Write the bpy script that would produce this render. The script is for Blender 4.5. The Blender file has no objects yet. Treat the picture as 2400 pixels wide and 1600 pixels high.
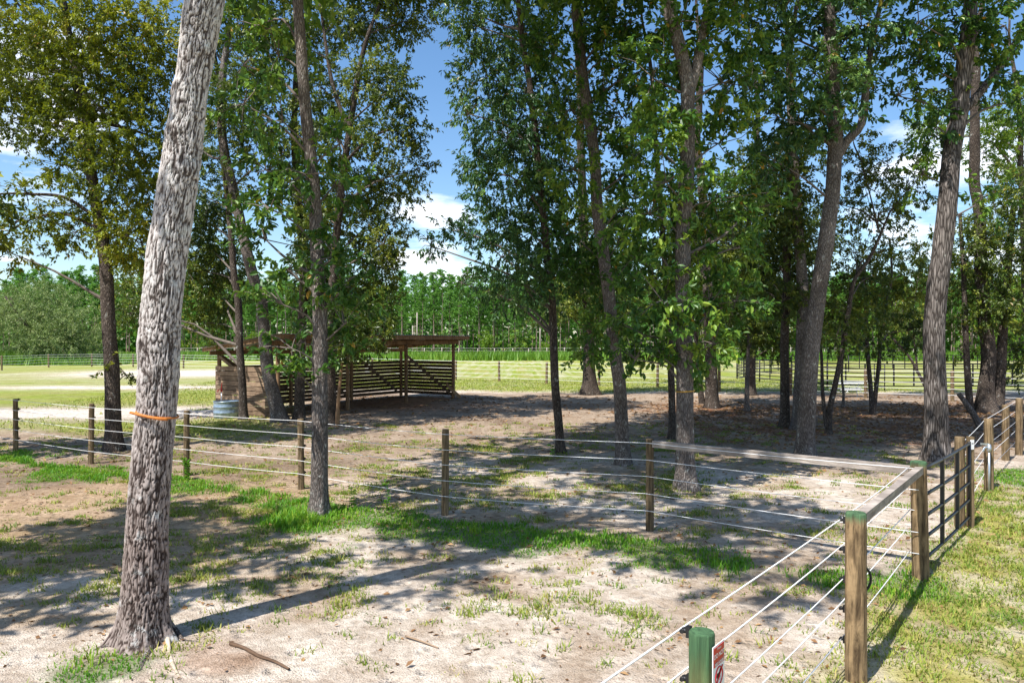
import bpy, math, random
import numpy as np
random.seed(7)
R = np.random.default_rng(11)
SC = bpy.context.scene
COL = SC.collection
# ------------------------------------------------------------------ camera, sky, sun, exposure
HC, F = 2.95, 1750.0            # camera height (m), focal length in pixels of the 2400 px wide photograph
cam_d = bpy.data.cameras.new('camera')
cam = bpy.data.objects.new('camera', cam_d)
COL.objects.link(cam)
cam.location = (0, 0, HC)
cam.rotation_euler = (math.radians(90), 0, 0)
cam_d.sensor_width = 36.0
cam_d.lens = F / 2400 * 36
cam_d.clip_start = 0.1
cam_d.clip_end = 3000
SC.camera = cam

SUN_EL = math.radians(59)
SHX, SHY = 0.655, 0.7556          # direction on the ground in which shadows fall
SUN_STRENGTH = 5.0
SKY_STRENGTH = 0.108
world = bpy.data.worlds.new('World')
SC.world = world
world.use_nodes = True
wn, wl = world.node_tree.nodes, world.node_tree.links
for n_ in list(wn):
    wn.remove(n_)
sky = wn.new('ShaderNodeTexSky')
sky.sky_type = 'NISHITA'
sky.sun_disc = False
sky.sun_elevation = SUN_EL
sky.sun_rotation = math.atan2(-SHX, -SHY)
sky.air_density = 1.0
sky.dust_density = 0.6
sky.ozone_density = 2.0
hsv = wn.new('ShaderNodeHueSaturation')
hsv.inputs['Saturation'].default_value = 1.18
hsv.inputs['Value'].default_value = 1.12
wl.new(sky.outputs[0], hsv.inputs['Color'])
tc = wn.new('ShaderNodeTexCoord')
sep = wn.new('ShaderNodeSeparateXYZ')
wl.new(tc.outputs['Generated'], sep.inputs[0])
def wmath(op, a, b=None, clamp=False):
    m = wn.new('ShaderNodeMath'); m.operation = op; m.use_clamp = clamp
    for i, v in enumerate((a, b)):
        if v is None: continue
        if isinstance(v, (int, float)): m.inputs[i].default_value = v
        else: wl.new(v, m.inputs[i])
    return m.outputs[0]
zc = wmath('MAXIMUM', sep.outputs[2], 0.0)
den = wmath('ADD', zc, 0.10)
cmb = wn.new('ShaderNodeCombineXYZ')
wl.new(wmath('DIVIDE', sep.outputs[0], den), cmb.inputs[0])
wl.new(wmath('DIVIDE', sep.outputs[1], den), cmb.inputs[1])
nz = wn.new('ShaderNodeTexNoise')
nz.inputs['Scale'].default_value = 0.9
nz.inputs['Detail'].default_value = 9
nz.inputs['Roughness'].default_value = 0.56
mp = wn.new('ShaderNodeMapping')
mp.inputs['Location'].default_value = (3.1, 7.7, 0)
wl.new(cmb.outputs[0], mp.inputs[0]); wl.new(mp.outputs[0], nz.inputs['Vector'])
ramp = wn.new('ShaderNodeValToRGB')
ramp.color_ramp.elements[0].position = 0.60; ramp.color_ramp.elements[0].color = (0, 0, 0, 1)
ramp.color_ramp.elements[1].position = 0.72; ramp.color_ramp.elements[1].color = (1, 1, 1, 1)
cl = nz.outputs['Fac']
for az, el, rad_, k_ in ((-33.0, 13.0, 8.0, 0.12), (-6.0, 7.0, 6.0, 0.13), (32.0, 9.0, 10.0, 0.12), (-38.0, 4.0, 7.0, 0.08), (75.0, 14.0, 12.0, 0.18), (-100.0, 18.0, 14.0, 0.18), (150.0, 12.0, 12.0, 0.18), (200.0, 25.0, 12.0, 0.18)):
    a_, e_ = math.radians(az), math.radians(el)
    dt = wn.new('ShaderNodeVectorMath'); dt.operation = 'DOT_PRODUCT'
    wl.new(tc.outputs['Generated'], dt.inputs[0]); dt.inputs[1].default_value = (math.sin(a_) * math.cos(e_), math.cos(a_) * math.cos(e_), math.sin(e_))
    mr_ = wn.new('ShaderNodeMapRange'); mr_.interpolation_type = 'SMOOTHSTEP'
    mr_.inputs['From Min'].default_value = math.cos(math.radians(rad_)); mr_.inputs['From Max'].default_value = 1.0
    mr_.inputs['To Max'].default_value = k_
    wl.new(dt.outputs['Value'], mr_.inputs[0])
    cl = wmath('ADD', cl, mr_.outputs[0])
wl.new(cl, ramp.inputs[0])
mixc = wn.new('ShaderNodeMix'); mixc.data_type = 'RGBA'
wl.new(ramp.outputs[0], mixc.inputs['Factor'])
wl.new(hsv.outputs[0], mixc.inputs[6])
mixc.inputs[7].default_value = (9.0, 9.2, 9.6, 1)
bg = wn.new('ShaderNodeBackground')
bg.inputs['Strength'].default_value = SKY_STRENGTH
wl.new(mixc.outputs[2], bg.inputs['Color'])
wo = wn.new('ShaderNodeOutputWorld')
wl.new(bg.outputs[0], wo.inputs[0])

sun_d = bpy.data.lights.new('sun', 'SUN')
sun_d.energy = SUN_STRENGTH
sun_d.angle = math.radians(0.55)
sun_d.color = (1.0, 0.965, 0.915)
sun = bpy.data.objects.new('sun', sun_d)
COL.objects.link(sun)
from mathutils import Vector
_dir = Vector((SHX * math.cos(SUN_EL), SHY * math.cos(SUN_EL), -math.sin(SUN_EL)))
sun.rotation_euler = _dir.to_track_quat('-Z', 'Y').to_euler()
sun.location = (-12, -15, 30)
vs = SC.view_settings
vs.view_transform = 'Standard'; vs.look = 'None'; vs.gamma = 1.0; vs.use_curve_mapping = False
vs.exposure = 0.72
SC.cycles.max_bounces = 6
SC.cycles.transparent_max_bounces = 6

# ------------------------------------------------------------------ pixel helpers and noise
def G(px, py):
    d = F * HC / (py - 800.0)
    return np.array([(px - 1200.0) * d / F, d, 0.0])
def P(px, py, d):
    return np.array([(px - 1200.0) * d / F, d, HC - (py - 800.0) * d / F])
VS = 2400.0 / 2352.0

def _hash(ix, iy, iz):
    n = (ix * 374761393 + iy * 668265263 + iz * 2147483647 + 974711) & 0xFFFFFFFF
    n = ((n ^ (n >> 13)) * 1274126177) & 0xFFFFFFFF
    n = ((n ^ (n >> 16)) * 2246822519) & 0xFFFFFFFF
    return ((n ^ (n >> 15)) & 0xFFFF) / 65535.0
def vnoise(p):
    """value noise 0..1 of an (n,3) array"""
    p = np.asarray(p, float)
    i = np.floor(p).astype(np.int64); f = p - i
    f = f * f * (3 - 2 * f)
    out = 0
    for a in (0, 1):
        wa = f[:, 0] if a else 1 - f[:, 0]
        for b in (0, 1):
            wb = f[:, 1] if b else 1 - f[:, 1]
            for c in (0, 1):
                wc = f[:, 2] if c else 1 - f[:, 2]
                out = out + wa * wb * wc * _hash(i[:, 0] + a, i[:, 1] + b, i[:, 2] + c)
    return out
def fbm(p, oct=4, gain=0.5):
    p = np.asarray(p, float); s = 0; a = 1.0; t = 0
    for k in range(oct):
        s = s + a * vnoise(p * (2.03 ** k) + 17.3 * k); t += a; a *= gain
    return s / t
def n2(x, y, sc, seed=0.0, oct=3):
    return fbm(np.stack([np.ravel(x) * sc + seed, np.ravel(y) * sc + seed * 1.7, np.full(np.size(x), seed * 0.37)], 1), oct)
def sstep(a, b, x):
    t = np.clip((x - a) / (b - a), 0, 1)
    return t * t * (3 - 2 * t)

# ------------------------------------------------------------------ mesh builder
class MB:
    def __init__(s):
        s.v = []; s.f = []; s.m = []; s.a = []; s.n = 0; s.sm = []
    def add(s, verts, faces, mat=0, var=0.5, smooth=False):
        verts = np.asarray(verts, float).reshape(-1, 3)
        faces = np.asarray(faces, np.int64)
        s.v.append(verts); s.f.append(faces + s.n)
        s.m.append(np.full(len(faces), mat, np.int32))
        s.sm.append(np.full(len(faces), smooth, bool))
        s.a.append(np.broadcast_to(np.asarray(var, float), (len(verts),)))
        s.n += len(verts)
        return s
    def mesh(s, name, mats):
        me = bpy.data.meshes.new(name)
        v = np.concatenate(s.v)
        lv = np.concatenate([f.ravel() for f in s.f])
        tot = np.concatenate([np.full(len(f), f.shape[1], np.int64) for f in s.f])
        st = np.concatenate([[0], np.cumsum(tot)[:-1]])
        me.vertices.add(len(v)); me.vertices.foreach_set('co', v.astype(np.float32).ravel())
        me.loops.add(len(lv)); me.loops.foreach_set('vertex_index', lv.astype(np.int32))
        me.polygons.add(len(tot)); me.polygons.foreach_set('loop_start', st.astype(np.int32))
        me.polygons.foreach_set('material_index', np.concatenate(s.m))
        me.polygons.foreach_set('use_smooth', np.concatenate(s.sm))
        at = me.attributes.new('var', 'FLOAT', 'POINT')
        at.data.foreach_set('value', np.concatenate(s.a).astype(np.float32))
        for m in (mats if isinstance(mats, (list, tuple)) else [mats]):
            me.materials.append(m)
        me.update(calc_edges=True)
        return me
    def build(s, name, mats, parent=None):
        return link(name, s.mesh(name, mats), parent)
def link(name, data, parent=None):
    o = bpy.data.objects.new(name, data)
    COL.objects.link(o)
    if parent is not None:
        o.parent = parent
    return o
def empty(name, loc, label, cat, group=None, rz=0.0):
    o = bpy.data.objects.new(name, None)
    o.empty_display_size = 0.2
    COL.objects.link(o)
    o.location = tuple(loc); o.rotation_euler = (0, 0, rz)
    return tag(o, label, cat, group)
def tag(o, label=None, cat=None, group=None, kind=None):
    if label: o['label'] = label
    if cat: o['category'] = cat
    if group: o['group'] = group
    if kind: o['kind'] = kind
    return o
def dup(root, loc, rz=0.0, scale=None):
    r = root.copy(); COL.objects.link(r); r.location = tuple(loc); r.rotation_euler = (0, 0, rz)
    if scale: r.scale = scale
    for ch in list(root.children):
        c = ch.copy(); COL.objects.link(c); c.parent = r
        for g in list(ch.children):
            d = g.copy(); COL.objects.link(d); d.parent = c
    return r

def frames(path):
    path = np.asarray(path, float)
    t = np.gradient(path, axis=0)
    t /= np.linalg.norm(t, axis=1)[:, None] + 1e-12
    ref = np.array([0, 1.0, 0]) if abs(t[0][1]) < 0.9 else np.array([1.0, 0, 0])
    U = np.zeros_like(path); V = np.zeros_like(path)
    u = np.cross(ref, t[0]); u /= np.linalg.norm(u)
    for i in range(len(path)):
        u = u - t[i] * np.dot(u, t[i]); u /= np.linalg.norm(u) + 1e-12
        U[i] = u; V[i] = np.cross(t[i], u)
    return U, V
def tube(path, rad, sides=6, caps=True):
    path = np.asarray(path, float); n = len(path)
    rad = np.broadcast_to(np.asarray(rad, float), (n,))
    U, V = frames(path)
    th = np.linspace(0, 2 * math.pi, sides, endpoint=False)
    ring = U[:, None, :] * np.cos(th)[None, :, None] + V[:, None, :] * np.sin(th)[None, :, None]
    vs_ = (path[:, None, :] + ring * rad[:, None, None]).reshape(-1, 3)
    i = np.arange(n - 1)[:, None] * sides; j = np.arange(sides)[None, :]; k = (j + 1) % sides
    q = np.stack([i + j, i + k, i + sides + k, i + sides + j], -1).reshape(-1, 4)
    if caps:
        c0 = len(vs_)
        vs_ = np.concatenate([vs_, path[:1], path[-1:]])
        jj = np.arange(sides); kk = (jj + 1) % sides
        t0 = np.stack([np.full(sides, c0), kk, jj, kk], 1)[:, :3]
        t1 = np.stack([np.full(sides, c0 + 1), (n - 1) * sides + jj, (n - 1) * sides + kk], 1)
        return vs_, q, np.concatenate([t0, t1])
    return vs_, q, None
def add_tube(mb, path, rad, sides=6, mat=0, var=0.5, smooth=True, caps=True):
    v, q, t = tube(path, rad, sides, caps)
    b = mb.n
    mb.add(v, q, mat, var, smooth)
    if t is not None:
        mb.f.append(t + b); mb.m.append(np.full(len(t), mat, np.int32)); mb.sm.append(np.full(len(t), False))
    return mb
BOXF = np.array([[0, 3, 2, 1], [4, 5, 6, 7], [0, 1, 5, 4], [1, 2, 6, 5], [2, 3, 7, 6], [3, 0, 4, 7]])
def add_box(mb, c, ax, ay, az, mat=0, var=0.5):
    """box of centre c and half axes ax, ay, az (vectors)"""
    c, ax, ay, az = (np.asarray(k, float) for k in (c, ax, ay, az))
    v = [c + sx * ax + sy * ay + sz * az for sz in (-1, 1) for sx, sy in ((-1, -1), (1, -1), (1, 1), (-1, 1))]
    return mb.add(v, BOXF, mat, var)
def beam(mb, a, b, w, h, mat=0, up=(0, 0, 1), var=0.5):
    """rectangular beam from a to b, w across, h along up"""
    a = np.asarray(a, float); b = np.asarray(b, float)
    t = b - a; L = np.linalg.norm(t); t /= L
    s = np.cross(t, up); s /= np.linalg.norm(s)
    u = np.cross(s, t)
    return add_box(mb, (a + b) / 2, t * L / 2, s * w / 2, u * h / 2, mat, var)

# ------------------------------------------------------------------ materials
def new_mat(name):
    m = bpy.data.materials.new(name); m.use_nodes = True
    nt = m.node_tree
    for n in list(nt.nodes): nt.nodes.remove(n)
    return m, nt.nodes, nt.links
def node(N, kind, **kw):
    n = N.new(kind)
    for k, v in kw.items():
        if k in n.inputs: n.inputs[k].default_value = v
        else: setattr(n, k, v)
    return n
def ramp_node(N, stops):
    r = N.new('ShaderNodeValToRGB')
    el = r.color_ramp.elements
    while len(el) < len(stops): el.new(0.5)
    for e, (p, c) in zip(el, stops):
        e.position = p; e.color = (*c, 1) if len(c) == 3 else c
    return r
def coords(N, L, scale=(1, 1, 1), kind='Object'):
    t = N.new('ShaderNodeTexCoord'); m = N.new('ShaderNodeMapping')
    m.inputs['Scale'].default_value = scale
    L.new(t.outputs[kind], m.inputs[0])
    return m.outputs[0]
def mix_rgb(N, L, fac, a, b, blend='MIX'):
    m = N.new('ShaderNodeMix'); m.data_type = 'RGBA'; m.blend_type = blend
    for sock, v in ((m.inputs['Factor'], fac), (m.inputs[6], a), (m.inputs[7], b)):
        if isinstance(v, (int, float)): sock.default_value = v
        elif isinstance(v, tuple): sock.default_value = (*v, 1)
        else: L.new(v, sock)
    return m.outputs[2]
def finish(m, N, L, col, rough=0.8, bump=None, bstr=0.4, bdist=0.02, spec=0.3, metal=0.0):
    b = N.new('ShaderNodeBsdfPrincipled')
    if isinstance(col, tuple): b.inputs['Base Color'].default_value = (*col, 1)
    else: L.new(col, b.inputs['Base Color'])
    b.inputs['Roughness'].default_value = rough
    b.inputs['Specular IOR Level'].default_value = spec
    b.inputs['Metallic'].default_value = metal
    if bump is not None:
        bp = N.new('ShaderNodeBump'); bp.inputs['Strength'].default_value = bstr; bp.inputs['Distance'].default_value = bdist
        L.new(bump, bp.inputs['Height']); L.new(bp.outputs[0], b.inputs['Normal'])
    o = N.new('ShaderNodeOutputMaterial')
    L.new(b.outputs[0], o.inputs[0])
    return m
def leaf_mat(name, stops, trans=0.3, rough=0.42, tcol=(0.22, 0.34, 0.03)):
    m, N, L = new_mat(name)
    a = node(N, 'ShaderNodeAttribute', attribute_name='var')
    r = ramp_node(N, stops)
    L.new(a.outputs['Fac'], r.inputs[0])
    b = N.new('ShaderNodeBsdfPrincipled')
    L.new(r.outputs[0], b.inputs['Base Color'])
    b.inputs['Roughness'].default_value = rough
    b.inputs['Specular IOR Level'].default_value = 0.4
    t = N.new('ShaderNodeBsdfTranslucent')
    L.new(mix_rgb(N, L, 0.55, r.outputs[0], tcol), t.inputs[0])
    mx = N.new('ShaderNodeMixShader'); mx.inputs[0].default_value = trans
    L.new(b.outputs[0], mx.inputs[1]); L.new(t.outputs[0], mx.inputs[2])
    o = N.new('ShaderNodeOutputMaterial'); L.new(mx.outputs[0], o.inputs[0])
    return m
def bark_mat(name, ridge, furrow, k=26.0, lichen=0.0, stretch=0.22):
    m, N, L = new_mat(name)
    c = coords(N, L, (1, 1, stretch))
    nz = node(N, 'ShaderNodeTexNoise', Scale=k * 0.35, Detail=3.0)
    L.new(c, nz.inputs['Vector'])
    add = N.new('ShaderNodeVectorMath'); add.operation = 'MULTIPLY_ADD'
    L.new(nz.outputs['Color'], add.inputs[0]); add.inputs[1].default_value = (0.09, 0.09, 0.05); L.new(c, add.inputs[2])
    vo = node(N, 'ShaderNodeTexVoronoi', feature='DISTANCE_TO_EDGE', Scale=k)
    L.new(add.outputs[0], vo.inputs['Vector'])
    fine = node(N, 'ShaderNodeTexNoise', Scale=k * 2.5, Detail=4.0, Roughness=0.7)
    L.new(c, fine.inputs['Vector'])
    rr = ramp_node(N, [(0.0, furrow), (0.16, tuple(0.5 * (a + b) for a, b in zip(ridge, furrow))), (0.42, ridge)])
    L.new(vo.outputs['Distance'], rr.inputs[0])
    big = node(N, 'ShaderNodeTexNoise', Scale=1.7, Detail=5.0, Roughness=0.62)
    L.new(coords(N, L, (1, 1, 0.6)), big.inputs['Vector'])
    tone = ramp_node(N, [(0.3, (0.62, 0.58, 0.55)), (0.7, (1.25, 1.2, 1.16))])
    L.new(big.outputs['Fac'], tone.inputs[0])
    col = mix_rgb(N, L, 1.0, rr.outputs[0], tone.outputs[0], 'MULTIPLY')
    ft = ramp_node(N, [(0.3, (0.7, 0.7, 0.7)), (0.7, (1.25, 1.25, 1.25))])
    L.new(fine.outputs['Fac'], ft.inputs[0])
    col = mix_rgb(N, L, 1.0, col, ft.outputs[0], 'MULTIPLY')
    if lichen > 0:
        ln = node(N, 'ShaderNodeTexNoise', Scale=7.0, Detail=6.0, Roughness=0.7)
        L.new(coords(N, L, (1, 1, 0.7)), ln.inputs['Vector'])
        lr = ramp_node(N, [(0.66 - lichen * 0.12, (0, 0, 0)), (0.72 - lichen * 0.1, (1, 1, 1))])
        L.new(ln.outputs['Fac'], lr.inputs[0])
        col = mix_rgb(N, L, lr.outputs[0], col, (0.42, 0.42, 0.38))
    ad = node(N, 'ShaderNodeMath', operation='MULTIPLY_ADD'); L.new(fine.outputs['Fac'], ad.inputs[0]); ad.inputs[1].default_value = 0.12
    L.new(vo.outputs['Distance'], ad.inputs[2])
    return finish(m, N, L, col, 0.92, ad.outputs[0], 0.9, 0.05, 0.15)
def wood_mat(name, a, b, grain=(30, 30, 2.0), rough=0.85, green_top=None, knots=True):
    m, N, L = new_mat(name)
    c = coords(N, L, grain)
    n1 = node(N, 'ShaderNodeTexNoise', Scale=1.0, Detail=6.0, Roughness=0.65, Distortion=0.6)
    L.new(c, n1.inputs['Vector'])
    r = ramp_node(N, [(0.36, a), (0.60, b)])
    L.new(n1.outputs['Fac'], r.inputs[0])
    n2_ = node(N, 'ShaderNodeTexNoise', Scale=2.3, Detail=5.0, Roughness=0.7)
    L.new(coords(N, L), n2_.inputs['Vector'])
    t = ramp_node(N, [(0.3, (0.55, 0.52, 0.5)), (0.7, (1.2, 1.18, 1.12))])
    L.new(n2_.outputs['Fac'], t.inputs[0])
    col = mix_rgb(N, L, 1.0, r.outputs[0], t.outputs[0], 'MULTIPLY')
    at = node(N, 'ShaderNodeAttribute', attribute_name='var')
    vr = ramp_node(N, [(0.0, (0.62, 0.6, 0.58)), (1.0, (1.35, 1.3, 1.25))])
    L.new(at.outputs['Fac'], vr.inputs[0])
    col = mix_rgb(N, L, 1.0, col, vr.outputs[0], 'MULTIPLY')
    if green_top:
        g = N.new('ShaderNodeNewGeometry'); s = N.new('ShaderNodeSeparateXYZ'); L.new(g.outputs['Position'], s.inputs[0])
        w = node(N, 'ShaderNodeMath', operation='MULTIPLY_ADD'); L.new(n1.outputs['Fac'], w.inputs[0]); w.inputs[1].default_value = green_top[1]; L.new(s.outputs[2], w.inputs[2])
        gr = ramp_node(N, [(0.0, (0, 0, 0)), (1.0, (1, 1, 1))])
        mr = node(N, 'ShaderNodeMapRange'); mr.inputs['From Min'].default_value = green_top[0]; mr.inputs['From Max'].default_value = green_top[0] + green_top[2]
        L.new(w.outputs[0], mr.inputs[0])
        gp = ramp_node(N, [(0.35, (0.022, 0.062, 0.032)), (0.62, (0.06, 0.16, 0.075))]); L.new(n1.outputs['Fac'], gp.inputs[0])
        mm = node(N, 'ShaderNodeMath', operation='MULTIPLY'); L.new(mr.outputs[0], mm.inputs[0]); mm.inputs[1].default_value = 0.88
        col = mix_rgb(N, L, mm.outputs[0], col, gp.outputs[0])
    return finish(m, N, L, col, rough, n1.outputs['Fac'], 0.9, 0.02, 0.2)
def plain_mat(name, col, rough=0.6, metal=0.0, spec=0.4, noise=0.12, sc=9.0):
    m, N, L = new_mat(name)
    n = node(N, 'ShaderNodeTexNoise', Scale=sc, Detail=5.0, Roughness=0.65)
    L.new(coords(N, L), n.inputs['Vector'])
    r = ramp_node(N, [(0.25, tuple(k * (1 - 2 * noise) for k in col)), (0.75, tuple(min(1, k * (1 + 2 * noise)) for k in col))])
    L.new(n.outputs['Fac'], r.inputs[0])
    return finish(m, N, L, r.outputs[0], rough, n.outputs['Fac'], 0.12, 0.01, spec, metal)

M = {}
M['leaf_olive'] = leaf_mat('leaf_olive', [(0, (0.0403, 0.0690, 0.0069)), (0.5, (0.1207, 0.1725, 0.0138)), (0.9, (0.3220, 0.3450, 0.0230)), (1, (0.3450, 0.1955, 0.0345))], 0.34, tcol=(0.40, 0.44, 0.01))
M['leaf_dark'] = leaf_mat('leaf_dark', [(0, (0.0200, 0.0458, 0.0086)), (0.5, (0.0715, 0.1144, 0.0172)), (0.93, (0.2431, 0.2717, 0.0315)), (1, (0.2574, 0.1716, 0.0429))], 0.26, 0.42)
M['leaf_blue'] = leaf_mat('leaf_blue', [(0, (0.0179, 0.0628, 0.0209)), (0.5, (0.0568, 0.1420, 0.0448)), (0.93, (0.1794, 0.2990, 0.0673)), (1, (0.2990, 0.2242, 0.0448))], 0.22, 0.40)
M['leaf_green'] = leaf_mat('leaf_green', [(0, (0.0175, 0.0650, 0.0100)), (0.5, (0.0600, 0.1500, 0.0200)), (0.92, (0.2250, 0.3500, 0.0375)), (1, (0.3750, 0.2125, 0.0250))], 0.25, 0.42)
M['leaf_bright'] = leaf_mat('leaf_bright', [(0, (0.06, 0.14, 0.010)), (0.6, (0.14, 0.26, 0.016)), (1, (0.25, 0.31, 0.03))], 0.40)
M['leaf_willow'] = leaf_mat('leaf_willow', [(0, (0.0980, 0.1680, 0.0420)), (0.6, (0.2240, 0.2940, 0.0980)), (1, (0.3640, 0.3920, 0.1680))], 0.25, 0.5)
M['needle'] = leaf_mat('needle', [(0, (0.05, 0.15, 0.03)), (0.6, (0.14, 0.32, 0.055)), (1, (0.22, 0.40, 0.08))], 0.38, 0.6, (0.26, 0.5, 0.06))
M['grass_lush'] = leaf_mat('grass_lush', [(0, (0.04, 0.16, 0.006)), (0.55, (0.11, 0.30, 0.012)), (1, (0.27, 0.38, 0.03))], 0.4, 0.5, (0.3, 0.5, 0.03))
M['grass_dry'] = leaf_mat('grass_dry', [(0, (0.10, 0.19, 0.015)), (0.4, (0.25, 0.30, 0.035)), (0.75, (0.42, 0.38, 0.09)), (1, (0.48, 0.37, 0.16))], 0.28, 0.6, (0.38, 0.38, 0.05))
M['weed'] = leaf_mat('weed', [(0, (0.06, 0.16, 0.010)), (0.6, (0.12, 0.27, 0.018)), (1, (0.22, 0.33, 0.04))], 0.35, 0.55)
M['dead_leaf'] = leaf_mat('dead_leaf', [(0, (0.10, 0.05, 0.02)), (0.5, (0.22, 0.11, 0.04)), (1, (0.36, 0.22, 0.10))], 0.12, 0.7, (0.3, 0.15, 0.04))
M['bark_grey'] = bark_mat('bark_grey', (0.32, 0.295, 0.275), (0.085, 0.07, 0.063), 34, 0.5)
M['bark_dark'] = bark_mat('bark_dark', (0.19, 0.16, 0.135), (0.04, 0.032, 0.028), 30, 0.4)
M['bark_deep'] = bark_mat('bark_deep', (0.29, 0.265, 0.25), (0.03, 0.025, 0.022), 20, 0.2, 0.13)
M['bark_twig'] = plain_mat('bark_twig', (0.15, 0.125, 0.105), 0.9, spec=0.15, noise=0.2)
M['bark_pine'] = plain_mat('bark_pine', (0.22, 0.17, 0.14), 0.9, spec=0.1, noise=0.25, sc=3)
M['post'] = wood_mat('post_wood', (0.085, 0.062, 0.036), (0.27, 0.205, 0.125), (30, 30, 2.6))
M['post_topped'] = wood_mat('post_green_topped', (0.075, 0.052, 0.03), (0.31, 0.225, 0.13), (22, 22, 3.0), green_top=(1.46, 0.18, 0.07))
M['post_green'] = wood_mat('post_green', (0.14, 0.13, 0.05), (0.30, 0.27, 0.11), (24, 24, 1.4), green_top=(1.18, 0.35, 0.30))
M['rail'] = wood_mat('weathered_rail', (0.24, 0.215, 0.20), (0.42, 0.385, 0.365), (2.5, 2.5, 24))
M['shed_wood'] = wood_mat('shed_board', (0.17, 0.115, 0.08), (0.32, 0.24, 0.175), (2.2, 2.2, 30))
M['shed_slat'] = wood_mat('shed_slat', (0.07, 0.045, 0.03), (0.15, 0.10, 0.07), (2.2, 2.2, 30))  # inside shade painted into the slat wood; same brown serves the fallen branch
M['shed_post'] = wood_mat('shed_post', (0.19, 0.115, 0.065), (0.37, 0.245, 0.15), (20, 20, 2))
M['metal_roof'] = plain_mat('metal_roof', (0.42, 0.43, 0.45), 0.45, 0.7, noise=0.15)
M['black_metal'] = plain_mat('black_metal', (0.022, 0.020, 0.020), 0.45, 0.0, 0.5)
M['brown_metal'] = plain_mat('brown_metal', (0.012, 0.010, 0.009), 0.55, 0.0, 0.4)
M['black_plastic'] = plain_mat('black_plastic', (0.015, 0.015, 0.016), 0.5)
M['wire'] = plain_mat('white_wire', (0.78, 0.77, 0.76), 0.5, noise=0.05)
M['galv'] = plain_mat('galvanised', (0.46, 0.50, 0.54), 0.4, 0.75, noise=0.12)
M['tank'] = plain_mat('tank_metal', (0.30, 0.38, 0.46), 0.35, 0.6, noise=0.2)
M['white_plastic'] = plain_mat('white_plastic', (0.80, 0.80, 0.80), 0.45, noise=0.03)
M['sign_red'] = plain_mat('sign_red', (0.52, 0.012, 0.02), 0.35, noise=0.06)
M['sign_black'] = plain_mat('sign_black', (0.03, 0.01, 0.012), 0.4)
M['orange'] = plain_mat('orange_strap', (0.50, 0.16, 0.025), 0.6, noise=0.15, sc=30)
M['yellow'] = plain_mat('yellow_strap', (0.62, 0.33, 0.04), 0.6, noise=0.15, sc=30)
M['root'] = wood_mat('bare_root', (0.34, 0.28, 0.22), (0.62, 0.55, 0.47), (8, 8, 8))
M['red_paint'] = plain_mat('red_paint', (0.45, 0.03, 0.02), 0.5)
# ------------------------------------------------------------------ fence line (needed by the ground)
C_ = G(2158, 1355); N_ = G(2006, 1592); S_ = np.array([1.017, 4.0, 0])
FPX = [(1523, 1243), (1043, 1205), (706, 1146), (437, 1114), (213, 1087), (37, 1056)]
FP = [G(*p) for p in FPX]
FP.append(FP[-1] + (FP[-1] - FP[-2]) * 1.05)
FP.append(FP[-1] + (FP[-1] - FP[-2]))
LATCH = G(2274, 1238); HYD = G(2318, 1149); RP = [G(2357, 1079), G(2388, 1066)]
def seg_dist(x, y, pts):
    best = np.full(np.shape(x), 1e9)
    for a, b in zip(pts[:-1], pts[1:]):
        dx, dy = b[0] - a[0], b[1] - a[1]
        t = np.clip(((x - a[0]) * dx + (y - a[1]) * dy) / (dx * dx + dy * dy), 0, 1)
        best = np.minimum(best, np.hypot(x - a[0] - t * dx, y - a[1] - t * dy))
    return best
SHIFT = np.array([-0.35, -0.75, 0])
STRIP = [C_ + np.array([-0.75, -0.45, 0])] + [p + SHIFT for p in FP]
def ground_h(x, y):
    x = np.asarray(x, float); y = np.asarray(y, float); s = x.shape
    near = 1 - sstep(40, 70, np.hypot(x, y).ravel())
    h = (n2(x, y, 0.35, 3.1, 3) - 0.5) * 0.10 + (n2(x, y, 2.6, 5.7, 2) - 0.5) * 0.035
    # hummock round the big trunk and trodden earth in the shelter
    h = h * near
    return h.reshape(s)
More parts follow.
